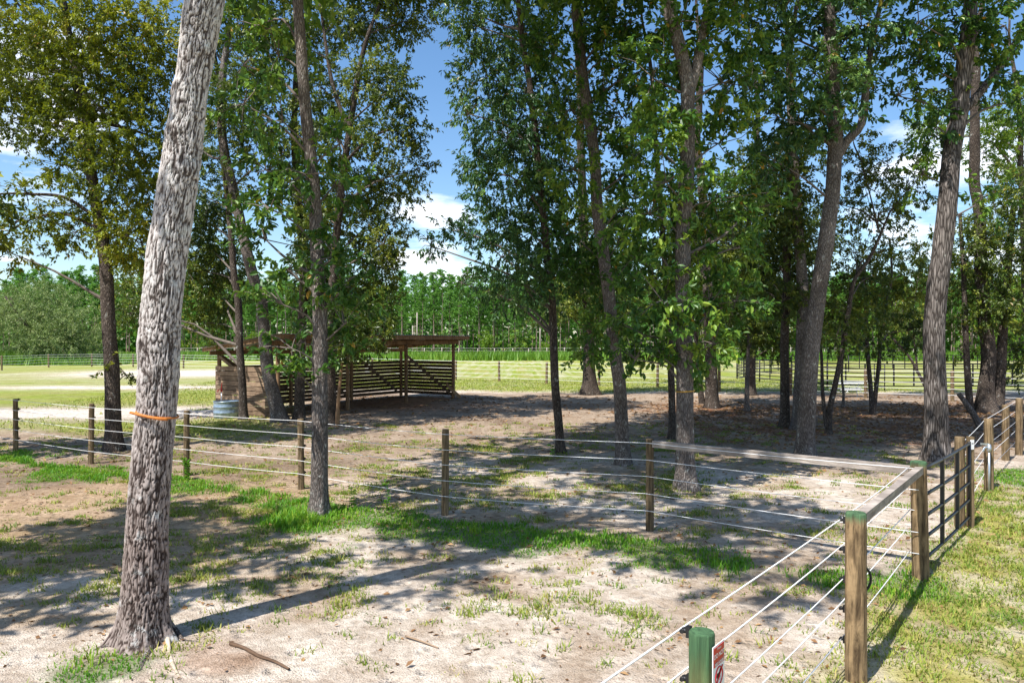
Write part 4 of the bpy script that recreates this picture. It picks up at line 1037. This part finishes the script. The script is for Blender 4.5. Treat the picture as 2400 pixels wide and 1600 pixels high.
for k in range(8):
    a = -OV + .03 + k * (LEN + 2 * OV - .06) / 7
    mb = MB(); beam(mb, sp(a, -.55, ZF + .235 + .65 * slope), sp(a, DEP + .4, ZB + .235 - .5 * slope), .045, .15, 0, (0, 0, 1), rngS.uniform(.4, .9)); mb.build('rafter', M['shed_post'], shed)
mb = MB(); beam(mb, sp(-OV - .02, -.58, ZF + .235 + .68 * slope), sp(LEN + OV + .02, -.58, ZF + .235 + .68 * slope), .03, .18, 0, (0, 0, 1), .7); mb.build('fascia', M['shed_post'], shed)
nx = 260; aa = np.linspace(-OV - .08, LEN + OV + .08, nx); wv = np.where((np.arange(nx) // 2) % 2 == 0, .018, 0.0)
V_ = []
for b, z in ((-.66, ZF + .335 + .76 * slope), (DEP + .5, ZB + .335 - .6 * slope)):
    for dz in (0, -.006):
        V_.append(np.stack([sp(a, b, z + w + dz) for a, w in zip(aa, wv)]))
i = np.arange(nx - 1)
q = np.concatenate([np.stack([i, i + 1, 2 * nx + i + 1, 2 * nx + i], 1), np.stack([nx + i + 1, nx + i, 3 * nx + i, 3 * nx + i + 1], 1), np.stack([i + 1, i, nx + i, nx + i + 1], 1), np.stack([2 * nx + i, 2 * nx + i + 1, 3 * nx + i + 1, 3 * nx + i], 1)])
mb = MB(); mb.add(np.concatenate(V_), q); mb.build('roof', M['metal_roof'], shed)
# heap of trodden earth inside
mb = MB(); g_ = np.linspace(-1, 1, 31); gx, gy = np.meshgrid(g_, g_)
hh = np.clip(1 - gx ** 2 - gy ** 2, 0, 1) ** 1.3 * (.22 + .14 * (n2(gx * 3, gy * 3, 1.0, 2.2).reshape(31, 31) - .5)) - .03
vv = np.stack([gx.ravel(), gy.ravel(), hh.ravel()], 1)
pos = FLc + sp(LEN * .78, .7, 0)
w_ = np.outer(vv[:, 0] * 3.0, u2) + np.outer(vv[:, 1] * 1.5, n2_) + np.outer(vv[:, 2], Z3)
ii = np.arange(30)[:, None] * 31 + np.arange(30)[None]
mb.add(w_, np.stack([ii, ii + 1, ii + 32, ii + 31], -1).reshape(-1, 4), 0, .5, True)
o = mb.build('earth_heap', plain_mat('heap_earth', (.24, .125, .065), .95, spec=.1, noise=.25, sc=6)); o.location = tuple(pos); tag(o, 'low heap of reddish earth under the shelter roof', 'earth heap')

# stock tank, hydrants
tk = G(531, 978)
tank = empty('stock_tank', tk, 'round blue-grey metal water tank against the planked shelter end', 'water tank')
zz = [0, 0, .03, .18, .20, .225, .245, .40, .42, .445, .465, .60, .63, .65, .65]
rr = [0.0, .46, .475, .475, .49, .49, .475, .475, .49, .49, .475, .475, .495, .495, .47]
mb = MB(); add_tube(mb, np.stack([np.zeros(15), np.zeros(15), np.array(zz) + np.arange(15) * 1e-4], 1), rr, 36, 0, .5, True, False); mb.build('wall', M['tank'], tank)
mb = MB(); add_tube(mb, [(0, 0, .54), (0, 0, .5405)], [.474, .474], 36, 0); mb.build('water', plain_mat('tank_water', (.02, .03, .035), .08, 0, .5, .05), tank)
def hydrant(pos, label, red, h=1.0):
    e = empty('yard_hydrant', pos, label, 'hydrant')
    mb = MB(); add_tube(mb, [(0, 0, -.1), (0, 0, h * .86)], .02, 10); mb.build('pipe', M['galv'], e)
    mb = MB(); add_tube(mb, [(0, 0, h * .84), (0, 0, h * .9), (0, 0, h * .99)], [.035, .042, .03], 10)
    add_tube(mb, smooth_path([(0, 0, h * .92), (-.10, -.02, h * .93), (-.14, -.03, h * .84)], .03), .02, 8); mb.build('spout', M['red_paint'] if red else M['galv'], e)
    mb = MB(); beam(mb, (0, 0, h * .99), (.02 if red else -.17, 0, h * (1.18 if red else 1.0)), .02, .035); mb.build('handle', M['red_paint'] if red else M['galv'], e)
    return e
hydrant(G(519, 972), 'red-handled hydrant standing behind the round water tank', True, 1.1)
hydrant(G(2316, 1152) + np.array([-.02, -.06, 0]), 'galvanised yard hydrant in front of the thick fence post', False, .95)

# picnic table
pt_ = G(1995, 930)
tab = empty('picnic_table', pt_, 'white picnic table with folding legs at the back of the grove', 'picnic table', rz=.05)
mb = MB(); add_box(mb, (0, 0, .74), (.86, 0, 0), (0, .36, 0), (0, 0, .022)); mb.build('table_top', M['white_plastic'], tab)
for s in (-1, 1):
    mb = MB(); add_box(mb, (0, s * .62, .43), (.86, 0, 0), (0, .13, 0), (0, 0, .02)); mb.build('bench', M['white_plastic'], tab)
for s in (-.6, .6):
    for y0, y1 in ((-.3, -.62), (.3, .62)):
        mb = MB(); add_tube(mb, [(s, y0 * .7, .72), (s, y1, .41), (s, y1 * .8, 0.0)], .018, 6, 0, .5, False); mb.build('leg', M['galv'], tab)
    mb = MB(); add_tube(mb, [(s, -.62, .4), (s, .62, .4)], .018, 6); mb.build('cross_bar', M['galv'], tab)
mb = MB(); add_tube(mb, [(-.6, -.4, .08), (.0, -.1, .70)], .014, 6); mb.build('stay', M['galv'], tab)
mb = MB(); add_tube(mb, [(.6, -.4, .08), (.0, -.1, .70)], .014, 6); mb.build('stay', M['galv'], tab)

# corral panels
PL = 3.6
rail_me = MB(); add_tube(rail_me, [(0.02, 0, 0), (PL - .02, 0, 0)], .032, 6); rail_me = rail_me.mesh('rail', [M['brown_metal']])
up_me = MB(); add_tube(up_me, [(0, 0, .0), (0, 0, 1.60)], .034, 6); up_me = up_me.mesh('end_upright', [M['brown_metal']])
st_me = MB(); add_box(st_me, (0, 0, .9), (.045, 0, 0), (0, .015, 0), (0, 0, .66)); st_me = st_me.mesh('middle_strap', [M['brown_metal']])
def panel(label, group):
    e = empty('corral_panel', (0, 0, 0), label, 'corral panel', group)
    for z in (.25, .50, .76, 1.02, 1.29, 1.58):
        o = link('rail', rail_me, e); o.location = (0, 0, z)
    for x in (0.03, PL - .03):
        o = link('end_upright', up_me, e); o.location = (x, 0, 0)
    for x in (PL / 3, 2 * PL / 3):
        o = link('middle_strap', st_me, e); o.location = (x, 0, 0)
    return e
ring = [G(1728, 889), G(1800, 897), G(1880, 903), np.array([20.6, 45.4, 0])]
q = ring[-1]
x_ = 20.6
for k in range(6):
    x_ += PL; ring.append(np.array([x_, 45.2 + .15 * math.sin(k), 0]))
protoN = panel('brown metal corral panel of the near side, behind the white picnic table', 'near side of the corral')
protoF = panel('brown metal corral panel of the far side out on the sunny grass', 'far side of the corral')
def run(proto, pts):
    first = True
    P_ = []
    total = [0]
    for a, b in zip(pts[:-1], pts[1:]):
        total.append(total[-1] + np.linalg.norm(b - a))
    arr = np.array(pts); n = int(total[-1] / PL)
    s = np.arange(n + 1) * PL
    xy = np.stack([np.interp(s, total, arr[:, k]) for k in range(2)], 1)
    for a, b in zip(xy[:-1], xy[1:]):
        ang = math.atan2(b[1] - a[1], b[0] - a[0])
        if first: proto.location = (a[0], a[1], 0); proto.rotation_euler = (0, 0, ang); first = False
        else: dup(proto, (a[0], a[1], 0), ang)
run(protoN, ring)
run(protoF, [np.array([17.9, 59.5, 0]), np.array([21, 66, 0]), np.array([28, 72, 0]), np.array([36, 74, 0]), np.array([58, 74, 0])])

# leaning log by the fence, fallen branch, stick
def log(name, pts, r, mat, label, cat, sides=9):
    b = np.array([pts[0][0], pts[0][1], 0])
    p = smooth_path(pts, 0.06); mb = MB(); trunk_mesh(mb, p - b, np.linspace(r, r * .6, len(p)), sides, 0, 0, .25, 5, r * 77)
    for e, q in ((0, p[0]), (-1, p[-1])):
        pass
    o = mb.build(name, mat); o.location = tuple(b); tag(o, label, cat); return o
gd = G(2300, 1010)[1]
log('leaning_log', [P(2312, 1030, gd), P(2290, 985, gd + .1), P(2268, 950, gd + .2), P(2247, 922, gd + .3)], .13, M['bark_grey'], 'grey broken log leaning up beside the hydrant post', 'log')
a, b = G(540, 1512), G(678, 1572)
log('fallen_branch', [a + Z3 * .02, a * .75 + b * .25 + np.array([0, .012, .03]), a * .5 + b * .5 + np.array([.0, -.008, .025]), a * .25 + b * .75 + np.array([.01, .0, .03]), b + Z3 * .02], .02, M['shed_slat'], 'rotten brown branch lying on the sand beside the pale trunk', 'branch')
a, b = G(950, 1494), G(1028, 1520)
log('dry_stick', [a + Z3 * .02, (a + b) / 2 + Z3 * .02, b + Z3 * .01], .012, M['shed_wood'], 'thin dry stick on the bare sand', 'stick', 6)
a, b = G(801, 855), G(790, 1000)
pd = b[1]
log('prop_pole', [b - Z3 * .1, P(794, 930, pd), P(801, 848, pd)], .08, M['shed_post'], 'rough wooden pole leaning at the shelter front', 'pole')

# ------------------------------------------------------------------ far side: pines, shrubs, weeds, poles
def pine_mesh(seed, H=19.0, low=6.0):
    rng = np.random.default_rng(seed)
    tr = MB(); zz = np.linspace(-.2, H, 12)
    wob = np.cumsum(rng.normal(0, .04, (12, 2)), 0)
    pth = np.stack([wob[:, 0], wob[:, 1], zz], 1)
    add_tube(tr, pth, np.linspace(.17, .03, 12), 7, 0)
    cr = MB(); z = low
    P_, D_ = [], []
    while z < H:
        f = (z - low) / (H - low)
        for k in range(rng.integers(3, 6)):
            an = rng.uniform(0, 2 * math.pi)
            Lb = (2.8 * (1 - f) ** .45 + .5) * rng.uniform(.4, 1.15)
            d = np.array([math.cos(an), math.sin(an), .35 + .5 * f]); d /= np.linalg.norm(d)
            o = np.array([np.interp(z, zz, pth[:, 0]), np.interp(z, zz, pth[:, 1]), z])
            add_tube(cr, [o, o + d * Lb], [.03, .01], 3, 1, .5, True, False)
            for t in np.linspace(.35, 1.0, 4):
                c = o + d * Lb * t + rng.normal(size=3) * .22
                m = 15
                dirs = unit(rng.normal(size=(m, 3)) * np.array([1, 1, .55]) + d * .5 + np.array([0, 0, .3]))
                P_.append(np.repeat(c[None], m, 0)); D_.append(dirs)
        z += rng.uniform(.6, 1.0)
    P_ = np.concatenate(P_); D_ = np.concatenate(D_)
    add_leaves(cr, P_, D_, .52, .34, rng, var=np.clip(rng.normal(.5, .22, len(P_)), 0, 1))
    return tr.mesh('trunk', [M['bark_pine']]), cr.mesh('crown', [M['needle'], M['bark_twig']])
PM = [pine_mesh(300 + k, H, lo) for k, (H, lo) in enumerate(((19, 8), (20, 10), (17.5, 6.5), (18.5, 10), (16, 5), (20.5, 9)))]
pine0 = []
for k, (a, b) in enumerate(PM):
    e = empty('pine_tree', (0, -400 - k, 0), 'tall slender pine in the dense far wood beyond the field', 'pine tree', 'pines of the far wood')
    link('trunk', a, e); link('crown', b, e); pine0.append(e)
rngP = np.random.default_rng(21)
used = [False] * 6
cnt = 0
for row, (yy, sp_) in enumerate(((168, 4.3), (173, 4.0), (179, 4.2), (187, 4.4))):
    x = -128.0 + row
    while x < 136 and cnt < 290:
        x += sp_ * rngP.uniform(.6, 1.35)
        k = int(rngP.integers(0, 6))
        s = rngP.uniform(.80, .99) * (1.0 + 0.02 * row)
        loc = (x, yy + rngP.uniform(-2, 2), 0); rz = rngP.uniform(0, 6.28)
        if not used[k]:
            pine0[k].location = loc; pine0[k].rotation_euler = (0, 0, rz); pine0[k].scale = (s, s, s); used[k] = True
        else: dup(pine0[k], loc, rz, (s, s, s))
        cnt += 1
# the wood goes on behind them as one mass
mb = MB(); rngW = np.random.default_rng(8)
nW = 42000
pW = np.stack([rngW.uniform(-190, 190, nW), rngW.uniform(193, 215, nW), 17.0 * rngW.uniform(0, 1, nW) ** 1.5 + rngW.normal(0, .8, nW)], 1)
add_leaves(mb, pW, unit(rngW.normal(size=(nW, 3)) + np.array([0, -.3, .4])), 1.9, .6, rngW, var=np.clip(rngW.normal(.3, .2, nW), 0, 1))
tag(mb.build('far_wood', [M['needle'], M['bark_twig']]), 'dense green depth of the pine wood behind the front rows', 'woodland', kind='stuff')

def bush_mesh(seed, rx, rz_, L, nm, lai, leafw=.5, zc=.55, droop=.2):
    rng = np.random.default_rng(seed); cr = MB()
    for k in range(nm):
        an = rng.uniform(0, 2 * math.pi); q = math.sqrt(rng.uniform(0, 1)); z = rng.uniform(.08, 1.0)
        w = math.sqrt(max(0.05, 1 - (max(z, .35) - .35) ** 2 / .43))
        c = np.array([rx * .8 * q * w * math.cos(an), rx * .8 * q * w * math.sin(an), rz_ * z * .86])
        rm = rx * rng.uniform(.20, .34)
        foliage(cr, c, np.array([rm, rm, rm * .75]), lai * math.pi * rm * rm * .75 / (.5 * leafw * L * L), L, rng, rng.normal(0, .1), False, k % 3 == 0, droop, width=leafw)
    tr = MB()
    for k in range(4):
        an = rng.uniform(0, 6.28); add_tube(tr, [(0, 0, -.2), (.2 * rx * math.cos(an), .2 * rx * math.sin(an), rz_ * .4), (.5 * rx * math.cos(an), .5 * rx * math.sin(an), rz_ * .75)], [.035 * rz_ * .5, .02 * rz_ * .5, .008 * rz_], 6)
    return tr.mesh('stem', [M['bark_dark']]), cr
# broad bushy tree out in the field
tr_, cr_ = bush_mesh(61, 9.0, 12.0, .34, 46, 1.5, .28, droop=.1)
e = empty('bushy_tree', (-65.5, 104, 0), 'broad bushy grey-green tree standing alone beyond the field fence', 'tree')
link('trunk', tr_, e); link('crown', cr_.mesh('crown', [M['leaf_willow'], M['bark_twig']]), e)
tr_, cr_ = bush_mesh(62, 6.5, 10.5, .34, 30, 1.5, .28, droop=.1)
e = empty('bushy_tree', (-82, 112, 0), 'smaller grey-green bushy tree beside the broad one', 'tree')
link('trunk', tr_, e); link('crown', cr_.mesh('crown', [M['leaf_willow'], M['bark_twig']]), e)
# shrubs along the foot of the pines, in two greens
for kind, (mat_, lab) in enumerate((('leaf_bright', 'bright green broadleaf shrub at the foot of the far pines'), ('leaf_green', 'darker green shrub in the shade of the far pines'))):
    tr_, cr_ = bush_mesh(70 + kind, 3.2, 5.0, .4, 16, 1.4)
    cm = cr_.mesh('crown', [M[mat_], M['bark_twig']])
    e0 = empty('far_shrub', (0, 0, 0), lab, 'shrub', lab.split(' at ')[0].split(' in ')[0] + 's')
    link('stem', tr_, e0); link('crown', cm, e0)
    first = True
    for k in range(16 if kind == 0 else 18):
        x = -118 + k * 15.5 + rngP.uniform(-5, 5) + kind * 7
        s = rngP.uniform(.55, 1.25) * (1.0 if x < 40 else 1.25)
        loc = (x, 161 + rngP.uniform(-4, 2) + kind * 3, 0)
        if first: e0.location = loc; e0.scale = (s, s, s); first = False
        else: dup(e0, loc, rngP.uniform(0, 6), (s, s, s * rngP.uniform(.8, 1.2)))
# broadleaf trees on the far side of the corral
tr_, cr_ = bush_mesh(80, 5.5, 11.0, .42, 26, 1.4)
cm = cr_.mesh('crown', [M['leaf_bright'], M['bark_twig']])
e0 = empty('field_edge_tree', (52, 118, 0), 'round sunlit broadleaf tree beyond the corral', 'tree', 'broadleaf trees beyond the corral')
link('trunk', tr_, e0); link('crown', cm, e0)
for k, (x, y, s) in enumerate(((63, 124, 1.15), (74, 116, .9), (84, 125, 1.3), (40, 128, .85), (97, 120, 1.2))):
    dup(e0, (x, y, 0), k * 1.3, (s, s, s))

# tall weeds beyond the mown field
def blades(mb, x, y, z, h, w, rng, lean=.35, seg=2, var=None):
    n = len(x); an = rng.uniform(0, 2 * math.pi, n)
    d = np.stack([np.cos(an), np.sin(an), np.zeros(n)], 1)
    s = np.stack([-np.sin(an), np.cos(an), np.zeros(n)], 1)
    b = np.stack([x, y, z], 1); up = np.array([0, 0, 1.0])
    h = h[:, None]; w = np.broadcast_to(np.asarray(w, float), (n,))[:, None]; ln = (rng.uniform(.2, 1.6, n) * lean)[:, None]
    if var is None: var = rng.uniform(0, 1, n)
    if seg == 1:
        v = np.stack([b - s * w / 2, b + s * w / 2, b + up * h + d * h * ln], 1).reshape(-1, 3)
        mb.add(v, np.arange(3 * n).reshape(-1, 3), 0, np.repeat(var, 3))
    else:
        m = b + up * h * .6 + d * h * ln * .35
        v = np.stack([b - s * w / 2, b + s * w / 2, m + s * w * .4, m - s * w * .4, b + up * h * .95 + d * h * ln], 1).reshape(-1, 3)
        k = np.arange(n)[:, None] * 5
        b0 = mb.n
        mb.add(v, k + np.array([[0, 1, 2, 3]]), 0, np.repeat(var, 5))
        f = k + np.array([[3, 2, 4]]) + b0
        mb.f.append(f); mb.m.append(np.zeros(n, np.int32)); mb.sm.append(np.zeros(n, bool))
rngG = np.random.default_rng(91)
mb = MB(); n = 36000
x = rngG.uniform(-75, 95, n); y = rngG.uniform(114, 140, n)
hmod = .8 + .9 * n2(x, y, .18, 3.3, 3)
blades(mb, x, y, np.zeros(n), hmod * rngG.uniform(.55, 1.15, n), .2, rngG, .4, 1, np.clip(rngG.normal(.5, .2, n) + (n2(x, y, .1, 9.1, 2) - .5), 0, 1))
n = 12000
x = rngG.uniform(-95, -50, n); y = rngG.uniform(92, 104, n)
hmod = (.9 + 1.4 * n2(x, y, .2, 3.3, 3)) * (.4 + .6 * sstep(-52, -66, x))
blades(mb, x, y, np.zeros(n), hmod * rngG.uniform(.55, 1.1, n), .2, rngG, .4, 1)
tag(mb.build('tall_weeds', M['weed']), 'tall bright green weeds growing along the far edge of the field', 'weeds', kind='stuff')

# far roadside fence, utility poles and lines
ff = empty('roadside_fence', (0, 150, 0), 'low line of pale posts in front of the far pine wood', 'fence')
fm = MB(); add_tube(fm, [(0, 0, -.2), (0, 0, 1.75)], .1, 6); fm = fm.mesh('post', [M['rail']])
for k in range(44):
    o = link('post', fm, ff); o.location = (-70 + k * 3.5 + rngP.uniform(-.2, .2), rngP.uniform(-.3, .3), 0); o.scale = (1, 1, rngP.uniform(.85, 1.1))
for z in (.6, 1.1, 1.6):
    mb = MB(); add_tube(mb, [(-70, 0, z), (82, 0, z)], .012, 4); mb.build('strand', M['wire'], ff)
up = empty('utility_pole', (1266 - 1200, 0, 0), 'single pale wooden utility pole in front of the pine wood', 'utility pole')
ud = 152.0; up.location = ((1266 - 1200) * ud / F, ud, 0)
mb = MB(); add_tube(mb, [(0, 0, -.3), (0, 0, 7.8)], [.19, .13], 9); mb.build('pole', M['rail'], up)
mb = MB(); beam(mb, (-.7, 0, 7.3), (.7, 0, 7.3), .1, .12); mb.build('crossarm', M['rail'], up)
la = empty('lattice_mast', ((976 - 1200) * ud / F, ud + 1, 0), 'slim ladder-like mast rising in front of the pine wood', 'mast')
for x in (-.9, 0):
    mb = MB(); add_tube(mb, [(x, 0, -.2), (x, 0, 8.9 if x == 0 else 6.2)], .13, 7); mb.build('leg', M['rail'], la)
for z in (1.5, 3, 4.5, 6):
    mb = MB(); add_tube(mb, [(-.9, 0, z), (0, 0, z + .1)], .06, 6); mb.build('rung', M['rail'], la)
for z in (6.6, 5.6, 4.9):
    pp = []
    pts = [(-60, ud + 1, z), ((976 - 1200) * ud / F, ud + 1, z), ((1266 - 1200) * ud / F, ud, z + .2), (48, ud, z)]
    for a, b in zip(pts[:-1], pts[1:]):
        for tt in np.linspace(0, 1, 10)[:-1]:
            pp.append(np.array(a) * (1 - tt) + np.array(b) * tt - Z3 * .5 * 4 * tt * (1 - tt))
    pp.append(np.array(pts[-1])); b0 = pp[0].copy()
    mb = MB(); add_tube(mb, np.array(pp) - b0, .02, 4); o = mb.build('power_line', M['black_metal']); o.location = tuple(b0)
    tag(o, 'thin dark power line strung along the front of the pine wood', 'power line', 'power lines before the pine wood')

# ------------------------------------------------------------------ grass and litter
def in_view(x, y, m=1.0):
    return (y > 3.5) & (np.abs(x) < 0.70 * y + m)
def scatter(n, x0, x1, y0, y1):
    return rngG.uniform(x0, x1, n), rngG.uniform(y0, y1, n)
mb = MB()
x, y = scatter(640000, -17, 14, 5.5, 23)
a, b, c, lush, *_r = masks(x, y)
keep = (rngG.uniform(size=len(x)) < np.clip(lush, 0, 1) ** 1.6 * .85) & in_view(x, y)
x, y, lu, bb = x[keep], y[keep], lush[keep], b[keep]
x = x + rngG.normal(0, .03, len(x)); y = y + rngG.normal(0, .03, len(x))
h = (.025 + .11 * lu * (bb * 1.5) ** 2 + .12 * sstep(.62, .75, c[keep])) * rngG.uniform(.5, 1.35, len(x))
blades(mb, x, y, ground_h(x, y) - .01, h, .010 + .0006 * y, rngG, .6, 2, np.clip(rngG.normal(.55, .25, len(x)) + (c[keep] - .5) * 1.4, 0, 1))
tag(mb.build('lush_grass', M['grass_lush']), 'strip of lush bright green grass along the wire fence', 'grass', kind='stuff')
NL = len(x)
mb = MB()
x, y = scatter(620000, -12, 16, 3.6, 19)
a, b, c, lush, lawn_r, left, mid, field, sandp = masks(x, y)
c6 = n2(x, y, 3.4, 6.6, 2)
dens_ = lawn_r * (.25 + .75 * sstep(.36, .56, c6)) * 1.0
keep = (rngG.uniform(size=len(x)) < dens_ * .75) & in_view(x, y)
x, y, bb = x[keep], y[keep], c6[keep]
cl = n2(x, y, 1.1, 12.1, 3)
h = rngG.uniform(.02, .07, len(x)) * (.6 + .8 * bb)
blades(mb, x, y, ground_h(x, y) - .006, h, .012 + .0007 * y, rngG, 1.0, 1, np.clip(.92 - 1.25 * cl + rngG.normal(0, .2, len(x)), 0, 1))
# tufts on the sand and the thin turf in the near left
tx, ty = scatter(46000, -15, 12, 5.2, 27)
a, b, c, lush, lawn_r, left, mid, field, sandp = masks(tx, ty)
d6 = n2(tx, ty, 1.5, 31.0, 3)
dens_ = np.clip(.035 + left * sstep(.44, .60, d6) * 1.5 + mid * sstep(.42, .58, d6) + sstep(.56, .68, d6) * .45 * (ty < 13) + sstep(.60, .68, d6) * .2, 0, 1) * (1 - lush)
keep = (rngG.uniform(size=len(tx)) < dens_) & in_view(tx, ty)
tx, ty = tx[keep], ty[keep]
nb = 20
x = np.repeat(tx, nb) + rngG.normal(0, .075, len(tx) * nb); y = np.repeat(ty, nb) + rngG.normal(0, .055, len(tx) * nb)
th_ = np.repeat(rngG.uniform(.35, 1.3, len(tx)), nb)
tv = np.repeat(np.clip(rngG.normal(.28, .2, len(tx)), 0, .9), nb)
blades(mb, x, y, ground_h(x, y) - .006, th_ * rngG.uniform(.025, .085, len(x)), .012 + .0007 * y, rngG, .8, 1, np.clip(tv + rngG.normal(0, .1, len(x)), 0, 1))
# field grass left of and behind the grove, as far as blades can be told apart
x, y = scatter(90000, -22, 24, 22, 58)
a, b, c, lush, lawn_r, left, mid, field, sandp = masks(x, y)
keep = (rngG.uniform(size=len(x)) < field * .8) & in_view(x, y)
x, y = x[keep], y[keep]
blades(mb, x, y, ground_h(x, y) - .01, rngG.uniform(.05, .12, len(x)), .05, rngG, .8, 1, np.clip(rngG.normal(.36, .16, len(x)), 0, 1))
tag(mb.build('thin_grass', M['grass_dry']), 'thin yellowish grass and tufts on the sandy ground', 'grass', kind='stuff')
# fallen leaves
mb = MB()
x, y = scatter(95000, -13, 22, 5, 40)
a, b, c, *_r = masks(x, y)
lit = sstep(4.0, 7.5, x) * sstep(20, 23, y) * (1 - sstep(33, 37, y))
keep = (rngG.uniform(size=len(x)) < (.07 + .12 * sstep(.5, .65, b) + .25 * (y < 13) * sstep(.48, .6, c) + .55 * lit)) & in_view(x, y)
x, y = x[keep], y[keep]
pos = np.stack([x, y, ground_h(x, y) + .012], 1)
an = rngG.uniform(0, 6.28, len(x)); dr = unit(np.stack([np.cos(an), np.sin(an), rngG.normal(0, .25, len(x))], 1))
add_leaves(mb, pos, dr, (.035 + .0028 * y) * rngG.uniform(.6, 1.6, len(x)), .5, rngG, 1.2)
tag(mb.build('fallen_leaves', M['dead_leaf']), 'scattered brown fallen leaves on the ground', 'leaves', kind='stuff')
# leafy weeds that stand up out of the strip
def weed_plant(px, py, h, label, seed, leafy=1.0):
    p = G(px, py); rng = np.random.default_rng(seed)
    e = empty('weed_plant', p, label, 'weed')
    st = smooth_path([np.zeros(3), np.array([.02, 0, h * .5]), np.array([-.01, .02, h * .85]), np.array([-.06, .02, h])], .05)
    mb = MB(); add_tube(mb, st, np.linspace(.007, .003, len(st)), 5); mb.build('stem', M['grass_lush'], e)
    k = rng.integers(0, len(st), int(40 * leafy)); an = rng.uniform(0, 6.28, len(k))
    dr = unit(np.stack([np.cos(an), np.sin(an), rng.uniform(-.1, .6, len(k))], 1))
    mb = MB(); add_leaves(mb, st[k], dr, .09, .4, rng, var=rng.uniform(.1, .8, len(k))); mb.build('leaf_cluster', M['grass_lush'], e)
weed_plant(907, 1192, .50, 'tall nodding weed in the grass strip beside the speckled fence post', 1)
weed_plant(828, 1190, .34, 'small leafy weed in the grass strip beside the mottled tree', 2)
weed_plant(437, 1122, .42, 'dense leafy weed clump at the foot of a fence post behind the pale trunk', 3, 5)
weed_plant(1295, 1064, .22, 'small pale leafy sprig at the foot of the thin drooping tree', 4, 1.5)
print('lush blades', NL, 'tris', sum(len(m.polygons) for m in bpy.data.meshes))
